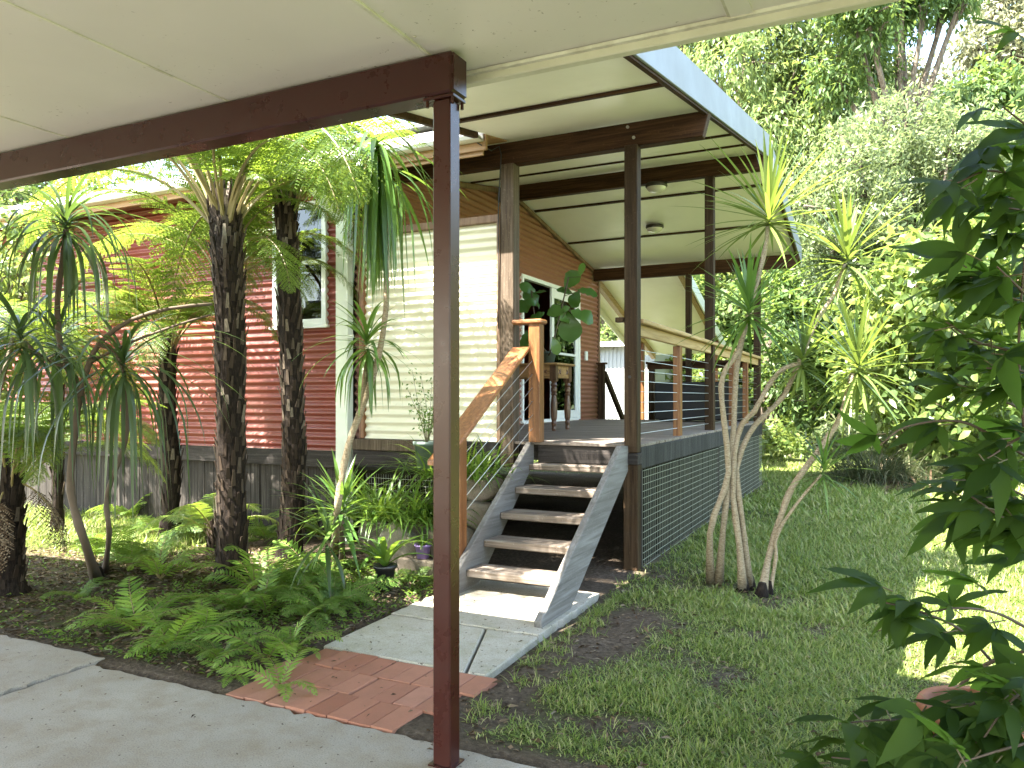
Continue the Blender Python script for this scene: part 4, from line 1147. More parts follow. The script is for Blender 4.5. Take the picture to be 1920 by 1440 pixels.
def cane(pts, r0, r1, parent, mat='palebark', n=18, name='cane'):
    b = np.array(parent.location)
    P = bez([np.asarray(p) - b for p in pts], n); m = len(P)
    ra = [r0 + (r1 - r0) * i / (m - 1) for i in range(m)]
    ra = [q * (1 + .10 * math.sin(i * 2.7)) for i, q in enumerate(ra)]
    ra[0] *= 1.7; ra[1] *= 1.15
    if pts[0][2] < .1 and r0 > .012:
        q = np.asarray(pts[0]) - b; rq = np.random.default_rng(int(abs(pts[0][0]) * 1000))
        MB().tube([q + [0, 0, -.05], q + [0, 0, .02], q + [.004, 0, .06], q + [.004, 0, .11]], [r0 * 2.6, r0 * 2.1, r0 * 1.6, r0 * 1.02], 11).build('root_flare', M['fernbark'], parent, True)
    return MB().tube(P, ra, 9).build(name, M[mat], parent, True)
d = 5.45
DR = lambda u, v, k=0.0: at(u, v, d + k)
GRP = 'tall dracaenas on the lawn beside the veranda'
def dracaena(label, base, group):
    return thing('dracaena', label, 'dracaena', tuple(base), 0, group)
t1 = dracaena('tall dracaena with crossed pale canes nearest the veranda, bearing the highest spiky head', onz(1340, 1100, -.02), GRP)
bz1 = np.array(t1.location)
cane([onz(1333, 1098, -.03), DR(1331, 1000), DR(1349, 940), DR(1366, 885), DR(1357, 785), DR(1352, 725), DR(1362, 690), DR(1384, 660), DR(1398, 605)], .023, .017, t1)
cane([onz(1347, 1100, -.03), DR(1356, 990, .05), DR(1366, 905, .05), DR(1376, 800, .05), DR(1381, 690, .1), DR(1404, 590, .2), DR(1432, 480, .25), DR(1440, 425, .25)], .023, .016, t1)
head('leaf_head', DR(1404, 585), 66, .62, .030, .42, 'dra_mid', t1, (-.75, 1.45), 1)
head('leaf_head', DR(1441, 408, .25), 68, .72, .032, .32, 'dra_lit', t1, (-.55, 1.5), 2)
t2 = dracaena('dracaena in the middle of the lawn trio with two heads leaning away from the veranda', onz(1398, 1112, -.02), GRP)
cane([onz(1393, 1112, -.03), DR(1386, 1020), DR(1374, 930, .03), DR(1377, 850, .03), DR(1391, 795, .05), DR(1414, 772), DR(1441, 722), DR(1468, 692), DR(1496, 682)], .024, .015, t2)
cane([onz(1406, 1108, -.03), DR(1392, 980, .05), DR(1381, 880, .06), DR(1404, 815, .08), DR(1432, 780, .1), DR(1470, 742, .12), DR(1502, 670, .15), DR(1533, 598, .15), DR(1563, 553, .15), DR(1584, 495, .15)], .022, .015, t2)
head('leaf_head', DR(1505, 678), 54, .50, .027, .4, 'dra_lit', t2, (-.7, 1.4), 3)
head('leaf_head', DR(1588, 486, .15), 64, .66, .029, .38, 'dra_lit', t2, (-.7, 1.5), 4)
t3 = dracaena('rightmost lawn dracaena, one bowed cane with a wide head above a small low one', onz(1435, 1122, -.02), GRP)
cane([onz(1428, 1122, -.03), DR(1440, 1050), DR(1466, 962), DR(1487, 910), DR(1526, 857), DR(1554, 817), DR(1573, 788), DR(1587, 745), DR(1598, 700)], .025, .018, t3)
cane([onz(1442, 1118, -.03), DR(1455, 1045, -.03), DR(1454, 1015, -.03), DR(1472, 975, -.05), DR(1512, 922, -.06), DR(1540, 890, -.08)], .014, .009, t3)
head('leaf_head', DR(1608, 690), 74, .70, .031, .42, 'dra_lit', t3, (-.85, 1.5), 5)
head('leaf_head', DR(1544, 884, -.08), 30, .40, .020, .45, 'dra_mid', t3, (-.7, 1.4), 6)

GL = 'drooping dracaenas in the left bed'
dd = 4.75
DL = lambda u, v, k=0.0: at(u, v, dd + k)
t4 = dracaena('dark branching dracaena with long drooping leaves at the left', onz(182, 1090, -.02), GL)
cane([onz(182, 1090, -.03), DL(160, 1020), DL(138, 950), DL(132, 890), DL(142, 800), DL(150, 740), DL(168, 680), DL(190, 640), DL(245, 600), DL(320, 578), DL(398, 570, .1)], .028, .010, t4, 'twig')
cane([DL(150, 745), DL(128, 690), DL(112, 640), DL(108, 560), DL(120, 470), DL(124, 430)], .020, .016, t4, 'twig', name='branch')
cane([DL(185, 645), DL(215, 660), DL(232, 700)], .012, .010, t4, 'twig', name='branch')
cane([DL(170, 678), DL(250, 640), DL(330, 610), DL(395, 590, .1)], .010, .006, t4, 'twig', name='branch')
cane([DL(128, 690), DL(80, 670), DL(45, 640)], .014, .010, t4, 'twig', name='branch')
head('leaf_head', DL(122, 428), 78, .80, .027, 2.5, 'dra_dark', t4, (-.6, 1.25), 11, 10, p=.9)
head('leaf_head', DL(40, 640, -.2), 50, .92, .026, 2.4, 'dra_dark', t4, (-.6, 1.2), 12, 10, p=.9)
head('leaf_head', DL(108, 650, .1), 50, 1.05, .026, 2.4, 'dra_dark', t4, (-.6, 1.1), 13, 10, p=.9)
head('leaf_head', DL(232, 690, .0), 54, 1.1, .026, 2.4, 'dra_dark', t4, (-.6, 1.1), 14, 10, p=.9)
cane([onz(196, 1075, -.03), DL(205, 1000, .2), DL(200, 930, .2), DL(235, 830, .2), DL(238, 760, .2), DL(232, 695, .1)], .018, .012, t4, 'twig', name='branch')
t5 = dracaena('dracaena with a mop of long hanging leaves on a bowed cane before the cream wall', onz(628, 1035, -.02), GL)
dm = 5.25
DM = lambda u, v, k=0.0: at(u, v, dm + k)
cane([onz(628, 1040, -.03), DM(632, 960), DM(640, 900), DM(654, 832), DM(672, 782), DM(694, 722), DM(710, 668), DM(724, 575), DM(722, 480), DM(712, 380), DM(706, 290)], .026, .017, t5)
cane([DM(674, 778), DM(684, 720), DM(688, 670)], .018, .012, t5, name='branch')
head('leaf_head', DM(706, 282), 84, 1.02, .034, 3.0, 'dra_mid', t5, (-1.2, .75), 15, 12, p=.40)
head('leaf_head', DM(712, 330), 26, 1.0, .034, 2.0, 'dra_mid', t5, (-1.0, .3), 17, 10, p=.6)
head('leaf_head', DM(689, 650), 52, .55, .030, 1.9, 'dra_mid', t5, (-1.0, 1.3), 16, 8, p=1.0)
t6 = thing('agave', 'long leaved rosette plant in the bed left of the flat pale rock', 'plant', tuple(onz(640, 1060, -.02)))
cane([onz(640, 1062, -.02), at(642, 1010, 5.35), at(640, 962, 5.3)], .022, .018, t6, 'twig', name='stem')
head('leaf_head', at(640, 962, 5.3), 46, .52, .032, .55, 'dra_mid', t6, (-.7, 1.4), 18, 7)
head('leaf_head', at(616, 1012, 5.2), 26, .55, .030, .9, 'dra_dark', t6, (-.6, 1.2), 19, 7)
# potted strappy plant in the black pot
def pot(name, label, c, r0, r1, h, mat, cat='plant pot', rim=.012):
    t = thing(name, label, cat, tuple(c))
    pr = [(.0001, 0), (r0, 0), (r1, h * .86), (r1 + rim, h * .86), (r1 + rim + .002, h), (r1 - .006, h), (r1 - .012, h * .88), (.0001, h * .86)]
    MB().lathe(pr, n=24).build('vessel', M[mat], t, True)
    MB().lathe([(.0001, h * .885), (r1 - .012, h * .88)], n=16).build('potting_soil', M['potsoil'], t)
    return t
def plant_in(name, label, c, cat='plant', group=None):
    return thing(name, label, cat, tuple(c), 0, group)
c = onz(722, 1112, 0.0)
pot('black_pot', 'small black plastic pot at the path edge holding a strap leaved plant', c + [0, 0, .03], .052, .070, .17, 'blackpot')
pl = plant_in('strap_plant', 'strap leaved plant with a few thick pale arching leaves in the black pot', c + [0, 0, .18])
r = np.random.default_rng(40)
V, F = straps(np.zeros((13, 3)), np.array([200, 150, 20, 35, 260, 300, 235, 100, 60, 330, 285, 185, 215]) * math.pi / 180., r.uniform(.7, 1.3, 13), r.uniform(.35, .68, 13), .052, r.uniform(1.0, 2.3, 13), 9, 1.1)
np_obj('leaves', V, F, M['lily'], pl)
# purple pot on a sandstone sleeper
c = ony(793, 1050, 5.02); c = np.array([c[0], c[1], .135])
pot('mauve_pot', 'square mauve plastic pot on the stone ledge', c, .046, .060, .105, 'purple', rim=.006)
pl = plant_in('aloe', 'small toothed aloe in the mauve pot', c + [0, 0, .09])
V, F = straps(np.zeros((14, 3)), np.arange(14) * 2.4, r.uniform(.6, 1.35, 14), r.uniform(.10, .19, 14), .028, r.uniform(.6, 1.7, 14), 7, 1.2, .4)
np_obj('leaves', V, F, M['lily'], pl)
# rocks
def rock(label, c, sx, sy, sz, seed, name='rock', rz=0.0, mat='rock'):
    bm = bmesh.new(); bmesh.ops.create_icosphere(bm, subdivisions=4, radius=1)
    r = np.random.default_rng(seed); k = r.normal(size=(9, 3)); k /= np.linalg.norm(k, axis=1)[:, None]; hh = r.uniform(.55, .95, 9)
    for v in bm.verts:
        p = np.array(v.co)
        for a, h in zip(k, hh):
            q = p @ a
            if q > h: p = p - a * (q - h) * .85
        p = p * (1 + .05 * math.sin(5 * p[0] + seed) * math.sin(4 * p[1] + 2 * seed) + .03 * math.sin(11 * p[2] + 9 * p[0]))
        v.co = (p[0] * sx, p[1] * sy, p[2] * sz)
    o = bm_obj(name, [bm], M[mat])
    o.location = tuple(c); o.rotation_euler = (0, 0, rz)
    for pl_ in o.data.polygons: pl_.use_smooth = True
    return tag(o, label, 'rock', 'rocks in the bed beside the stairs')
rock('flat faced pale boulder behind the black pot', onz(728, 1070, 0) + [.0, .16, .15], .20, .12, .22, 1, rz=.3, mat='palerock')
o_ = MB().box(-.19, .19, -.07, .07, 0, .13).build('stone_sleeper', M['rock'], None, bev=.012)
tag(o_, 'brown sandstone sleeper carrying the mauve pot', 'stone block'); cc_ = ony(785, 1060, 5.02); o_.location = (cc_[0], 5.03, 0)
o_.rotation_euler = (0, 0, -.08)
rock('low brown boulder behind the lower handrail post', (-3.05, 5.20, .15), .26, .18, .24, 3)
rock('grey boulder stacked beside the left stringer', (-2.93, 5.45, .40), .20, .18, .16, 4)
rock('upper mossy boulder under the screen wall corner', (-3.05, 5.62, .60), .26, .15, .16, 5)
rock('broad dark boulder below the green pot', (-3.62, 5.62, .22), .30, .16, .30, 6)
rock('squat rock low beside the bottom tread', (-2.88, 4.98, .08), .16, .14, .15, 7)
rock('rock at the back of the strap leaf clump', (-3.95, 5.45, .2), .22, .18, .30, 8)
c = ony(800, 862, 5.42)
pot('green_pot', 'tall grey green plastic pot standing under the cream screen wall', (c[0], 5.42, .78), .075, .10, .225, 'greenpot')
pl = plant_in('spindly_shrub', 'spindly leafless looking shrub in the grey green pot', (c[0], 5.42, .97))
mb = MB(); tips = []
for i in range(9):
    a = i * 2.4; p0 = np.zeros(3); p1 = np.array([.05 * math.cos(a), .05 * math.sin(a), .2]); p2 = np.array([.14 * math.cos(a) - .05, .05 * math.sin(a), .28 + .05 * i])
    B_ = bez([p0, p1, p2], 8); mb.tube(B_, [.004 * (1 - .08 * k) for k in range(len(B_))], 4)
    tips += [B_[k] + r.normal(0, .03, 3) for k in range(3, len(B_)) for _ in range(6)]
mb.build('twigs', M['stem'], pl)
tips = np.array(tips); V, F = kites(tips, r.normal(size=tips.shape), r.normal(size=tips.shape) + [0, 0, .5], .032, .016)
np_obj('leaves', V, F, M['dra_mid'], pl)
# strap leaf clumps
def clump(label, c, n, L, W, spread, mat, droop=1.5, seed=1, el=(.35, 1.45), group=None, name='strap_clump', cat='plant'):
    r = np.random.default_rng(seed); n_ = n
    o = np.stack([r.normal(0, spread, n_), r.normal(0, spread, n_), np.zeros(n_)], 1)
    az = np.arctan2(o[:, 1], o[:, 0]) + r.normal(0, .8, n_)
    V, F = straps(o, az, r.uniform(el[0], el[1], n_), L * r.uniform(.55, 1.1, n_), W * r.uniform(.7, 1.2, n_), droop * r.uniform(.5, 1.3, n_), 7, 1.3)
    ob = np_obj(name, V, F, M[mat]); ob.location = tuple(c)
    return tag(ob, label, cat, group)
GC = 'strap leaf clumps beside the stairs'
clump('big lush strap leaf clump left of the steel post', (-3.76, 5.26, .36), 270, .60, .022, .15, 'lily', 1.5, 51, group=GC)
clump('strap leaf clump between the big clump and the handrail post', (-3.36, 5.36, .34), 150, .50, .022, .12, 'lily', 1.6, 52, group=GC)
clump('grassy strap leaf clump seen through the stair wires', (-3.12, 5.55, .70), 170, .48, .019, .13, 'lily', 1.6, 53, group=GC)
clump('narrow strap leaf clump high by the green pot', (-3.38, 5.50, .72), 90, .50, .018, .08, 'lily', 1.2, 54, group=GC)
clump('low grassy tuft at the moss edge by the black pot', onz(672, 1128, 0), 50, .14, .008, .06, 'lily', 1.0, 55)
clump('low grassy tuft in front of the stone sleeper', onz(775, 1100, 0), 60, .12, .008, .08, 'lily', 1.0, 56)
# tussock in the distance
clump('large dark round tussock at the far edge of the lawn', onz(1640, 912, 0) + [0, .35, 0], 1100, 1.0, .016, .27, 'tuss', 1.7, 57, (.15, 1.5), name='tussock', cat='tussock')
clump('pale dry fallen leaf heap right of the dark tussock', onz(1735, 925, 0) + [0, .35, 0], 150, .75, .03, .25, 'litter', 1.6, 58, (-.1, .8), name='dry_leaf_heap', cat='leaf heap')
# fig on the table
c = np.array([-3.42, 7.95, DZ + .75])
pot('fig_pot', 'small grey green pot on the side table behind the newel post', c, .06, .085, .13, 'greenpot')
fg = plant_in('fiddle_leaf_fig', 'fiddle leaf fig with big wavy leaves rising from the side table', c + [0, 0, .11], 'potted plant')
FD = 8.35
fpos = [(1068, 612, .34, .24, -80), (1092, 590, .28, .2, -20), (1070, 525, .24, .17, 60), (1100, 545, .24, .12, -10), (1062, 545, .2, .14, 150), (1048, 580, .26, .14, 190), (1000, 560, .26, .18, 120), (985, 570, .26, .2, 200), (1005, 595, .22, .13, 215), (990, 540, .2, .12, 150),
        (1042, 648, .2, .11, -70), (985, 640, .24, .15, -100), (1012, 545, .16, .09, 20), (1090, 505, .16, .07, 80), (1055, 590, .22, .14, -40), (1078, 560, .2, .14, -120)]
mb = MB(); b0 = np.array(fg.location); root = np.zeros(3)
s1 = bez([root, at(1032, 660, FD) - b0, at(1050, 590, FD) - b0, at(1066, 520, FD) - b0], 12); mb.tube(s1, [.010] * 4 + [.008] * (len(s1) - 4), 6)
s2 = bez([root, at(1010, 640, FD) - b0, at(1002, 590, FD) - b0, at(996, 545, FD) - b0], 10); mb.tube(s2, .007, 6)
mb.build('stem', M['twig'], fg, True)
O, D_, N_, L_, W_ = [], [], [], [], []
for u, v, L, W, ang in fpos:
    p = at(u, v, FD + r.uniform(-.12, .12)) - b0
    S_ = np.array(s1 if u > 1020 else s2); k = np.argmin(np.linalg.norm(S_ - p, axis=1)); 
    a = R_(ang); dv = RGT * math.cos(a) + np.array([0, 0, 1]) * math.sin(a) + FWD * r.uniform(-.4, .1)
    O.append(p - unit(dv) * L * .5); D_.append(dv); N_.append(-FWD + np.array([0, 0, .7]) + r.normal(0, .25, 3)); L_.append(L); W_.append(W)
    cp_ = S_[k]
    pt = MB().tube([cp_, p - unit(dv) * L * .5], .004, 5)
    if len(O) == 1: petv = MB()
    petv.tube([cp_, p - unit(dv) * L * .5], .004, 5)
V, F = blades(np.array(O), np.array(D_), np.array(N_), np.array(L_), np.array(W_) * 1.12, 8, obov, .25, .12, .075, r)
LV, LF = V, F; SV_ = np.concatenate(petv.v); SQ_ = np.concatenate(petv.q)
np_obj('leaves', np.concatenate([LV, SV_]), [LF, SQ_ + len(LV)], [M['fig'], M['stem']], fg, True, np.concatenate([np.zeros(len(LF)), np.ones(len(SQ_))]))

# ================================================================== TREES and shrubs behind
def px_lobe(u, v, r, d): return (at(u, v, d), r * d / FPX)
def crown_arrays(lobes, n_clu, per, L, W, droop, clu_r, seed, kind='kite', up=.6, squash=.85):
    rng = np.random.default_rng(seed)
    cs = np.array([l[0] for l in lobes]); rs = np.array([l[1] for l in lobes])
    k = rng.choice(len(lobes), n_clu, p=rs ** 2 / (rs ** 2).sum())
    dirs = sph(n_clu, rng)
    rad = rs[k] * np.where(rng.random(n_clu) < .75, rng.uniform(.72, 1.05, n_clu), rng.uniform(.25, .75, n_clu))
    C = cs[k] + dirs * rad[:, None] * np.array([1, 1, squash])
    n = n_clu * per
    CC = np.repeat(C, per, 0); DD = np.repeat(dirs, per, 0)
    tw = unit(DD * .7 + sph(n_clu, rng).repeat(per, 0) * .6 + np.array([0, 0, -droop * .5]))
    f = rng.random(n)
    O = CC + tw * ((f - .3) * clu_r * 2)[:, None] + rng.normal(0, clu_r * .45, (n, 3))
    D = unit(tw * .55 + rng.normal(0, .55, (n, 3)) + np.array([0, 0, -droop]))
    Nn = unit(DD * .5 + np.array([0, 0, up]) + rng.normal(0, .5, (n, 3)))
    Ls = L * rng.uniform(.6, 1.2, n); Ws = W * rng.uniform(.7, 1.2, n)
    if kind == 'kite': return kites(O, D, Nn, Ls, Ws, .14)
    return blades(O, D, Nn, Ls, Ws, 3, ovate, .2, .2)
def tree(name, label, cat, base, lobes, leaf, mat, n_clu, per, L, W, droop, clu_r, seed, trunk_r, bark='bark', kind='kite', group=None, limb_to=None, lean=None):
    base = np.asarray(base, float); base[2] = float(gz(base[0], base[1])) - .05
    t = thing(name, label, cat, tuple(base), 0, group)
    V, F = crown_arrays(lobes, n_clu, per, L, W, droop, clu_r, seed, kind)
    np_obj('crown', V - base, F, M[mat], t)
    rng = np.random.default_rng(seed + 5)
    cs = np.array([l[0] for l in lobes]); mean = cs.mean(0); low = cs[:, 2].min()
    fork = np.array([base[0] * .6 + mean[0] * .4, base[1] * .6 + mean[1] * .4, base[2] + max(.5, (low - base[2]) * .75)])
    mb = MB(); P = bez([np.zeros(3), (fork - base) * [.3, .3, .5], fork - base], 8)
    mb.tube(P, [trunk_r * (1 + .5 * max(0, 1 - i / 2) - .35 * i / len(P)) for i in range(len(P))], 10)
    for c, rd in lobes:
        m = (fork + c) / 2 + rng.normal(0, .12, 3) * rd + [0, 0, .15 * rd]
        B_ = bez([fork - base, m - base, c - base, c - base + rng.normal(0, .5, 3) * rd], 10)
        mb.tube(B_, [trunk_r * .55 * (1 - .085 * i) for i in range(len(B_))], 7)
        for _ in range(4):
            e = c + sph(1, rng)[0] * rd * .9
            B2 = bez([(m + c) / 2 - base, (c + e) / 2 - base + rng.normal(0, .1, 3) * rd, e - base], 7)
            mb.tube(B2, [trunk_r * .22 * (1 - .11 * i) for i in range(len(B2))], 5)
    mb.build('trunk', M[bark], t, True)
    return t
def LB(d, *a): return [px_lobe(u, v, r, d + (RNG.uniform(-.06, .06) * d)) for u, v, r in a]
GT = 'trees beyond the lawn'
tree('leafy_tree', 'tall bright green tree with hanging pinnate leaves rising behind the veranda roof corner', 'tree', at(1442, 745, 19.5) * [1, 1, 0],
     LB(19.5, (1370, 130, 95), (1480, 80, 110), (1570, 190, 95), (1420, 270, 95), (1520, 310, 85), (1300, 50, 100), (1590, 70, 70), (1480, 400, 75), (1335, 215, 70), (1250, 30, 80), (1400, -20, 110), (1500, -120, 140), (1640, -90, 90), (1480, 190, 80)),
     None, 'tree_a', 1500, 32, .22, .062, .75, .30, 101, .26, group=GT)
tree('leafy_tree', 'dark leaved tree whose branch overhangs the blue sky gap', 'tree', at(1690, 745, 17) * [1, 1, 0],
     LB(17, (1630, 45, 42), (1680, -5, 42), (1645, 115, 30), (1735, 12, 24), (1775, 2, 26), (1810, -20, 30), (1690, 40, 26), (1600, -10, 60), (1690, -70, 70), (1560, 150, 40)),
     None, 'tree_b', 520, 28, .19, .058, .6, .26, 102, .16, group=GT)
tree('leafy_tree', 'dark green tree beside the gum trees above the foreground leaves', 'tree', at(1850, 745, 22) * [1, 1, 0],
     LB(22, (1830, 200, 62), (1790, 250, 44), (1870, 160, 40), (1880, 260, 60), (1810, 310, 50)), None, 'tree_b', 520, 20, .27, .09, .6, .32, 103, .2, group=GT)
tree('shrub_tree', 'tall silvery green shrub filling the middle of the view right of the dracaenas', 'tree', at(1690, 745, 14.5) * [1, 1, 0],
     LB(14.5, (1600, 310, 75), (1680, 260, 80), (1780, 280, 85), (1600, 410, 95), (1710, 390, 105), (1830, 380, 90), (1560, 480, 70), (1890, 300, 80), (1510, 370, 45), (1900, 420, 90), (1650, 500, 90)),
     None, 'tree_c', 1350, 32, .125, .042, -.1, .20, 104, .15, group=GT)
tree('shrub_tree', 'lime green shrub with large oval leaves between the dracaenas and the dark foreground leaves', 'shrub', onz(1640, 902, 0) + [0, .9, 0],
     LB(12.6, (1720, 530, 85), (1800, 470, 85), (1665, 610, 75), (1765, 640, 95), (1850, 560, 90), (1910, 470, 80), (1705, 740, 75), (1805, 770, 85), (1890, 690, 90), (1640, 700, 55), (1860, 850, 75), (1760, 850, 60)),
     None, 'tree_d', 900, 11, .19, .105, .25, .26, 105, .085, kind='ovate', group=GT, bark='palebark')
tree('shrub_tree', 'deep green bush in the gap between the far veranda corner and the lime shrub', 'shrub', at(1540, 745, 18) * [1, 1, 0],
     LB(18, (1480, 610, 65), (1560, 650, 70), (1470, 710, 55), (1610, 690, 70), (1540, 760, 55), (1450, 540, 55), (1530, 560, 65), (1600, 770, 50)), None, 'tree_b', 620, 18, .19, .085, .2, .22, 106, .12, group=GT)
tree('shrub_tree', 'low bright bush at the far end of the lawn beside the veranda corner', 'shrub', at(1480, 745, 17.5) * [1, 1, 0],
     LB(17.5, (1455, 830, 32), (1490, 815, 36), (1530, 835, 34)), None, 'tree_d', 130, 12, .17, .07, .1, .16, 107, .04, kind='ovate', group=GT)
tree('shrub_tree', 'low grey green bush behind the dark tussock', 'shrub', at(1690, 745, 14) * [1, 1, 0],
     LB(14, (1600, 820, 40), (1680, 800, 45), (1740, 830, 45), (1560, 830, 30)), None, 'tree_c', 200, 14, .15, .05, .0, .18, 108, .04, group=GT)
tree('shrub_tree', 'light green bush framed by the wire balustrade under the awning', 'shrub', at(1290, 745, 20) * [1, 1, 0],
     LB(20, (1240, 690, 34), (1290, 665, 40), (1340, 690, 40), (1265, 725, 34)), None, 'tree_d', 260, 14, .17, .08, .1, .2, 109, .05, kind='ovate', group=GT)
GE = 'hazy gum trees on the hill'
for i, (lab, d_, lob, bu) in enumerate((
        ('tall pale gum tree at the top right corner of the view', 44, ((1865, 30, 48), (1835, 95, 38), (1900, 100, 60), (1880, -50, 60), (1920, 20, 60)), 1850),
        ('pale gum tree left of the tallest gum, under the blue sky gap', 50, ((1690, 150, 36), (1745, 185, 42), (1690, 215, 48), (1640, 190, 40), (1760, 225, 50)), 1700),
        ('pale gum tree lower right behind the dark green tree', 42, ((1890, 190, 55), (1940, 250, 60), (1850, 240, 45), (1760, 300, 60), (1950, 130, 60)), 1900),
        ('pale gum tree mostly hidden behind the bright pinnate tree', 52, ((1560, 250, 60), (1620, 290, 60), (1500, 200, 70), (1590, 150, 45)), 1570))):
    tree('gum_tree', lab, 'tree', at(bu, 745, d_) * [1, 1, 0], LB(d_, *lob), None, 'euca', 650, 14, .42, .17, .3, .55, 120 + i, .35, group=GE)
# two crowns reused for the wood behind
def filler(base, h, rad, label, src=None, seed=1, mat='tree_b', rz=0):
    global FILL
    base = np.asarray(base, float); base[2] = float(gz(base[0], base[1])) - .05
    if src is None:
        lob = []
        rng = np.random.default_rng(seed)
        for k in range(9):
            a = k * 2.4; q = .62 * (k % 3) / 2 + .1
            lob.append((base + np.array([math.cos(a) * rad * q, math.sin(a) * rad * q, h * (.32 + .58 * (k / 8))]), rad * (.55 - .2 * abs(k / 8 - .4))))
        return tree('forest_tree', label, 'tree', base, lob, None, mat, 780, 20, .30, .13, .35, .34, seed, .22, group=GT)
    o = src.copy(); COL.objects.link(o); o.location = tuple(base); o.rotation_euler = (0, 0, rz); o.scale = (rad, rad, h); o['label'] = label
    for c_ in src.children:
        d_ = c_.copy(); COL.objects.link(d_); d_.parent = o
    return o
FA = filler(at(1330, 745, 25) * [1, 1, 0], 9.0, 3.9, 'broad dark tree straight behind the veranda roof', seed=141, mat='tree_b')
FB = filler(at(1560, 745, 27) * [1, 1, 0], 9.5, 4.0, 'broad lighter tree behind the deep green bush', seed=142, mat='tree_a')
for i, (u, d_, h, rd, s_, lab) in enumerate((
        (1180, 24, .62, .8, FB, 'small tree seen under the awning behind the white shed'),
        (1250, 29, 1.0, 1.0, FA, 'dark tree behind the awning'),
        (1440, 30, 1.05, 1.0, FB, 'tree behind the far veranda corner'),
        (1490, 23, .55, .8, FA, 'low dark tree behind the dracaena heads'),
        (1690, 28, .95, 1.1, FA, 'dark tree behind the silvery shrub'),
        (1820, 26, .85, 1.05, FB, 'light tree behind the lime shrub'),
        (1960, 22, .8, 1.0, FA, 'dark tree at the right edge of the view'),
        (2120, 18, .85, 1.0, FB, 'light tree just past the right edge of the view'),
        (1010, 30, .95, 1.0, FA, 'tree behind the ridge of the house'),
        (60, 27, 1.02, 1.1, FB, 'light tree over the roof at the far left'),
        (-120, 25, .95, 1.1, FA, 'dark tree over the roof left of the view'),
        (250, 30, 1.1, 1.1, FA, 'dark tree over the house roof behind the ferns'),
        (620, 32, 1.1, 1.1, FB, 'light tree over the house roof behind the slim fern'))):
    filler(at(u, 745, d_) * [1, 1, 0], h, rd, lab, s_, rz=i * 1.3)
tree('shrub_tree', 'sunlit leafy shrub at the left edge behind the drooping dracaena', 'shrub', np.array([-8.3, 4.6, 0]),
     LB(8.4, (15, 500, 60), (30, 600, 60), (-20, 680, 60), (60, 420, 50), (-30, 560, 70), (20, 760, 50)), None, 'tree_d', 260, 14, .11, .05, .2, .14, 150, .05, kind='ovate', group=GT)
# the vast wood further up the slope reads as one mass
rng = np.random.default_rng(77); lob = []
for i in range(150):
    u = rng.uniform(-900, 2900); d_ = rng.uniform(58, 105)
    b = at(u, 745, d_); g0 = float(gz(b[0], b[1])); rd = rng.uniform(3.0, 5.5)
    lob.append((np.array([b[0], b[1], g0 + rd * rng.uniform(.5, 1.7)]), rd))
V, F = crown_arrays(lob, 6500, 9, 1.0, .5, .2, 1.1, 78)
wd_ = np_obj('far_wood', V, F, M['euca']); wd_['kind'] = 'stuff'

# ================================================================== foreground climber in shade, growing from a terracotta pot
c = at(1845, 1345, 2.62); c[2] = 0
tp = thing('terracotta_pot', 'wide terracotta pot half hidden by dark leaves in the lower right corner', 'plant pot', (c[0], c[1], -.01))
MB().lathe([(.0001, 0), (.12, 0), (.15, .08), (.17, .22), (.175, .265), (.20, .27), (.206, .31), (.20, .325), (.168, .325), (.162, .285), (.0001, .28)], n=40).build('vessel', M['terra'], tp, True)
MB().lathe([(.0001, .288), (.161, .284)], n=24).build('potting_soil', M['potsoil'], tp)
clump('thin wiry grass growing in the terracotta pot', np.array(tp.location) + [0, 0, .28], 110, .18, .004, .08, 'grass', 2.4, 61, name='pot_grass')
cl = thing('climber', 'dark leafy climber in the shade filling the right edge of the foreground', 'shrub', (c[0] + .05, c[1], .26))
b0 = np.array(cl.location)
rng = np.random.default_rng(91)
pts, dirs = [], []
stems = []
def spray(P, n_leaf, jitter=.06):
    """a twig through photo points (u, v, depth) with palmate leaves along it"""
    B_ = bez([at(*p) for p in P], 16); stems.append(B_)
    for i in range(n_leaf):
        k = int(len(B_) * (.15 + .85 * i / max(1, n_leaf - 1))) if n_leaf > 1 else len(B_) - 1
        k = min(k, len(B_) - 1); k0 = max(0, k - 1)
        tan = unit(B_[k] - B_[k0] if k > k0 else B_[1] - B_[0])
        side = (1 if i % 2 else -1)
        dv = unit(tan * .8 + side * RGT * .25 + rng.normal(0, .35, 3) * [1, 1, .5] + [0, 0, -.05])
        pts.append(B_[k] + rng.normal(0, jitter, 3) * .5); dirs.append(dv)
main = [(1812, 1420, 3.0), (1795, 1350, 2.95), (1800, 1290, 2.9), (1850, 1245, 2.8), (1940, 1215, 2.6)]
spray(main, 0)
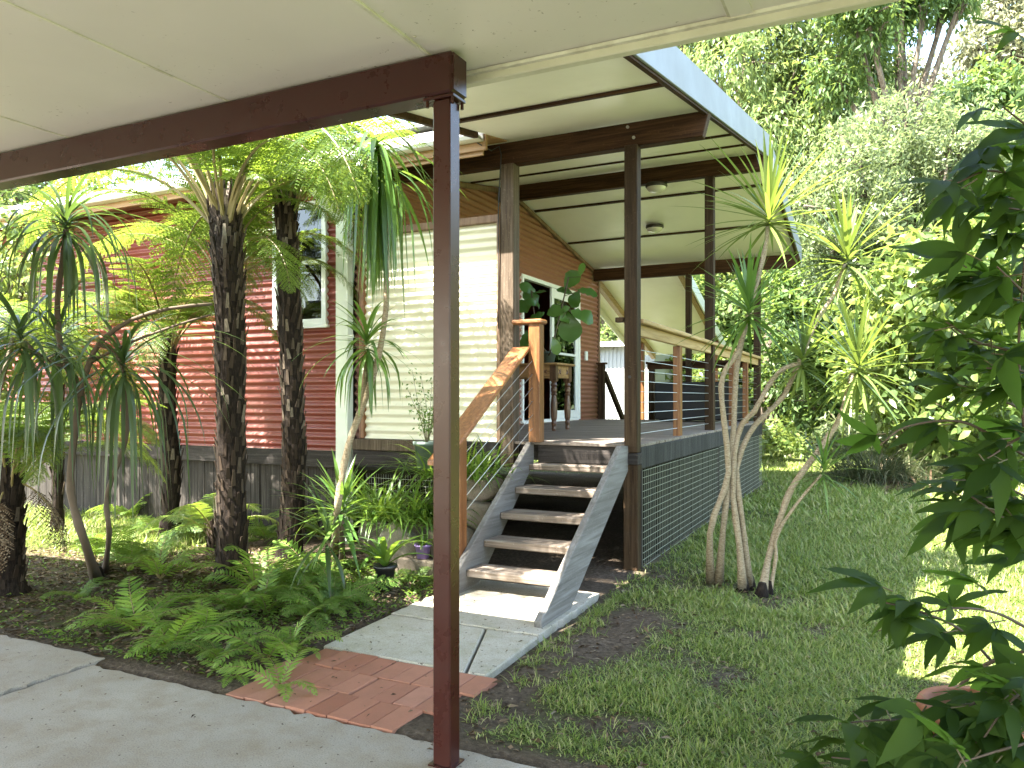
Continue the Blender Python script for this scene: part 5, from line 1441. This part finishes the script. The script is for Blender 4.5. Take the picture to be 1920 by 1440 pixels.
for P, n in (
        ([(1800, 1350, 2.9), (1740, 1350, 2.7), (1660, 1350, 2.55), (1590, 1355, 2.5)], 6),
        ([(1800, 1400, 2.9), (1730, 1410, 2.65), (1640, 1425, 2.5), (1560, 1420, 2.45)], 8),
        ([(1810, 1420, 2.9), (1780, 1440, 2.6), (1700, 1450, 2.45)], 7),
        ([(1860, 1240, 2.8), (1800, 1180, 2.65), (1720, 1145, 2.55), (1660, 1130, 2.5)], 7),
        ([(1930, 1180, 2.7), (1870, 1150, 2.6), (1800, 1140, 2.5), (1730, 1150, 2.5)], 7),
        ([(1860, 1300, 2.8), (1900, 1330, 2.7), (1950, 1350, 2.6)], 8),
        ([(1820, 1330, 2.8), (1850, 1380, 2.6), (1900, 1420, 2.5)], 9),
        ([(1930, 1230, 2.7), (1890, 1270, 2.6), (1840, 1300, 2.6)], 6),
        ([(1990, 1100, 2.6), (1900, 1030, 2.6), (1850, 960, 2.55), (1830, 945, 2.5)], 7),
        ([(2000, 980, 2.6), (1900, 920, 2.5), (1820, 900, 2.45)], 8),
        ([(2000, 900, 2.6), (1880, 830, 2.5), (1800, 790, 2.45), (1700, 800, 2.4), (1650, 835, 2.4)], 3),
        ([(1990, 800, 2.6), (1900, 760, 2.5), (1850, 740, 2.45)], 8),
        ([(2000, 700, 2.6), (1900, 660, 2.5), (1830, 640, 2.45), (1770, 600, 2.4)], 10),
        ([(2000, 600, 2.6), (1900, 560, 2.5), (1820, 520, 2.45)], 9),
        ([(2000, 480, 2.6), (1930, 470, 2.5), (1880, 440, 2.45)], 8),
        ([(2000, 420, 2.5), (1940, 350, 2.4), (1860, 320, 2.35), (1790, 345, 2.3)], 8),
        ([(2000, 320, 2.5), (1940, 250, 2.4), (1880, 200, 2.35)], 3),
        ([(1990, 1000, 2.4), (1940, 900, 2.4), (1920, 800, 2.4), (1910, 650, 2.4), (1920, 500, 2.4), (1930, 380, 2.4)], 10),
        ([(2000, 1080, 2.5), (1930, 1000, 2.45), (1870, 950, 2.4)], 8),
        ([(1990, 300, 2.5), (1900, 240, 2.4), (1850, 290, 2.4)], 3),
        ([(1850, 1300, 2.4), (1800, 1340, 2.35), (1740, 1390, 2.3)], 6),
        ([(1960, 1290, 2.4), (1900, 1310, 2.3), (1840, 1390, 2.25)], 8),
        ([(1990, 1380, 2.3), (1900, 1400, 2.2), (1800, 1430, 2.15)], 8),
        ([(1985, 1200, 2.4), (1930, 1290, 2.35), (1900, 1380, 2.3)], 8),
        ([(2000, 640, 2.4), (1930, 560, 2.35), (1870, 500, 2.3)], 8),
        ([(2000, 880, 2.4), (1930, 820, 2.35), (1850, 860, 2.3)], 8),
        ([(2000, 420, 2.4), (1950, 400, 2.35), (1890, 390, 2.3)], 6),
        ([(2000, 760, 2.4), (1930, 700, 2.35), (1850, 690, 2.3)], 8),
        ([(2000, 1000, 2.4), (1900, 980, 2.3), (1820, 930, 2.3)], 7),
        ([(2010, 180, 2.5), (1960, 120, 2.4), (1905, 105, 2.4)], 2)):
    spray(P, n)
pts = np.array(pts); dirs = np.array(dirs); n = len(pts)
O, D_, N_, L_, W_ = [], [], [], [], []
pet = MB()
for k in range(n):
    nrm = unit(np.array([0, 0, 1.0]) + rng.normal(0, .38, 3) - FWD * .25)
    Dv = unit(dirs[k] - nrm * (dirs[k] @ nrm)); Sd = np.cross(nrm, Dv)
    base_ = pts[k] + Dv * rng.uniform(.03, .07)
    pet.tube([pts[k] - b0, base_ - b0], .0025, 4, False)
    Lf = rng.uniform(.12, .22)
    m5 = 5 if rng.random() < .7 else 3
    for a, q in (((-1.35, .55), (-.68, .88), (0, 1.0), (.68, .88), (1.35, .55)) if m5 == 5 else ((-.85, .8), (0, 1.05), (.85, .8))):
        a += rng.normal(0, .1)
        O.append(base_); D_.append(Dv * math.cos(a) + Sd * math.sin(a) - np.array([0, 0, .12])); N_.append(nrm + rng.normal(0, .12, 3)); L_.append(Lf * q); W_.append(Lf * q * rng.uniform(.28, .38))
def acum(s): return np.sin(np.pi * s ** .85) ** .8 * (1 - .45 * s ** 2.5)
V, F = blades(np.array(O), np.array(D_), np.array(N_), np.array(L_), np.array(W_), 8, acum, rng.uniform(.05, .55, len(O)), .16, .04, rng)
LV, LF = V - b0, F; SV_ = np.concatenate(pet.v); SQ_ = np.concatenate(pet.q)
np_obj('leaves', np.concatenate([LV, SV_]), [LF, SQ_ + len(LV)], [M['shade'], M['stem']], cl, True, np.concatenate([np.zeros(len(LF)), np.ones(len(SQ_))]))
mb = MB()
for i, B_ in enumerate(stems):
    r0 = .014 if i == 0 else .006
    mb.tube([p - b0 for p in B_], [r0 * (1 - .6 * k / len(B_)) for k in range(len(B_))], 6)
mb.build('stems', M['twig'], cl, True)

# ================================================================== lawn blades, litter
rng = np.random.default_rng(55)
def scatter(x0, x1, y0, y1, n):
    return rng.uniform(x0, x1, n), rng.uniform(y0, y1, n)
VS, FS, nn = [], [], 0
for (x0, x1, y0, y1, n, hh, ww) in ((-1.75, 1.2, 2.66, 5.2, 105000, .036, .0046), (-1.75, 2.4, 5.0, 9.0, 75000, .056, .0075), (-2.0, 2.8, 9.0, 16.5, 52000, .085, .014),
                                    (-10, -5.2, 4.3, 5.85, 16000, .10, .010), (-8, -2, 12.8, 18, 9000, .12, .018)):
    x, y = scatter(x0, x1, y0, y1, n)
    cov = grass_cover(x, y)
    keep = rng.random(n) < cov ** 1.15
    x, y, cov = x[keep], y[keep], cov[keep]; m = len(x)
    o = np.stack([x, y, gz(x, y) - .004], 1)
    az = rng.uniform(0, 6.28, m); tilt = rng.uniform(.15, 1.25, m)
    D = np.stack([np.cos(az) * np.sin(tilt), np.sin(az) * np.sin(tilt), np.cos(tilt)], 1)
    h = hh * rng.uniform(.5, 1.5, m) * (.65 + .5 * cov)
    V, F = kites(o, D, np.stack([-np.cos(az) * np.cos(tilt), -np.sin(az) * np.cos(tilt), np.sin(tilt)], 1), h, ww * rng.uniform(.7, 1.4, m), .5, .4)
    VS.append(V); FS.append(F + nn); nn += len(V)
# taller bright tufts and runners in the thin turf
x, y = scatter(-1.7, 1.0, 2.68, 5.4, 420); k = rng.random(420) < np.clip(grass_cover(x, y) + .12, 0, 1); x, y = x[k], y[k]
x2, y2 = scatter(-1.72, -1.5, 2.8, 5.4, 40); x, y = np.concatenate([x, x2]), np.concatenate([y, y2])
nb = 22; x = np.repeat(x, nb); y = np.repeat(y, nb); m = len(x)
x = x + rng.normal(0, .022, m); y = y + rng.normal(0, .022, m)
o = np.stack([x, y, gz(x, y) - .004], 1); az = rng.uniform(0, 6.28, m)
V, F = straps(o, az, rng.uniform(.5, 1.5, m), rng.uniform(.03, .085, m), rng.uniform(.003, .006, m), rng.uniform(.3, 1.8, m), 3, 1.2)
VS.append(V); FS.append(F + nn); nn += len(V)
gr = np_obj('grass', np.concatenate(VS), np.concatenate(FS), M['grass']); gr['kind'] = 'stuff'
# a few dry leaves and crumbs of soil on the concrete
x, y = scatter(-5, .6, 1.6, 2.58, 330)
k = rng.random(330) < .12 + .88 * sstep(2.35, 2.58, y); x, y = x[k], y[k]
xp, yp = scatter(-2.78, -1.8, 2.65, 4.6, 90)
x = np.concatenate([x, xp]); y = np.concatenate([y, yp]); m = len(x); az = rng.uniform(0, 6.28, m)
o = np.stack([x, y, np.where(y > 4.0, .020, np.where(y > 3.32, .014, .012))], 1); o[x < -3.68, 2] = .012; o[y < 2.6, 2] = np.maximum(o[y < 2.6, 2] - .008, .006)
V, F = kites(o, np.stack([np.cos(az), np.sin(az), rng.normal(.05, .08, m)], 1), np.stack([rng.normal(0, .3, m), rng.normal(0, .3, m), np.ones(m)], 1), rng.uniform(.008, .035, m), rng.uniform(.004, .012, m), .25)
cr = np_obj('leaf_litter', V, F, M['litter']); cr['kind'] = 'stuff'
# bed litter, twigs and tiny ground cover
x, y = scatter(-7, -2.85, 2.72, 5.3, 15000)
x2, y2 = scatter(-1.75, .8, 2.65, 6, 2600)
x = np.concatenate([x, x2]); y = np.concatenate([y, y2]); m = len(x)
o = np.stack([x, y, gz(x, y) + .004], 1); az = rng.uniform(0, 6.28, m)
V, F = kites(o, np.stack([np.cos(az), np.sin(az), rng.normal(0, .25, m)], 1), np.stack([rng.normal(0, .5, m), rng.normal(0, .5, m), np.ones(m)], 1), rng.uniform(.015, .07, m), rng.uniform(.004, .02, m), .25)
li = np_obj('leaf_litter', V, F, M['litter']); li['kind'] = 'stuff'
x, y = scatter(-6.5, -2.85, 2.72, 5.2, 26000)
k = (rng.random(len(x)) < sstep(.42, .62, vnoise(x, y, .28)) * (.10 + .70 * sstep(-5.0, -4.0, x))); x, y = x[k], y[k]; m = len(x)
o = np.stack([x, y, gz(x, y) + rng.uniform(0, .05, m)], 1); az = rng.uniform(0, 6.28, m)
V, F = kites(o, np.stack([np.cos(az), np.sin(az), rng.uniform(-.2, .9, m)], 1), np.stack([rng.normal(0, .4, m), rng.normal(0, .4, m), np.ones(m)], 1), rng.uniform(.015, .05, m), rng.uniform(.006, .02, m), .2)
gc = np_obj('ground_cover', V, F, M['fern']); gc['kind'] = 'stuff'
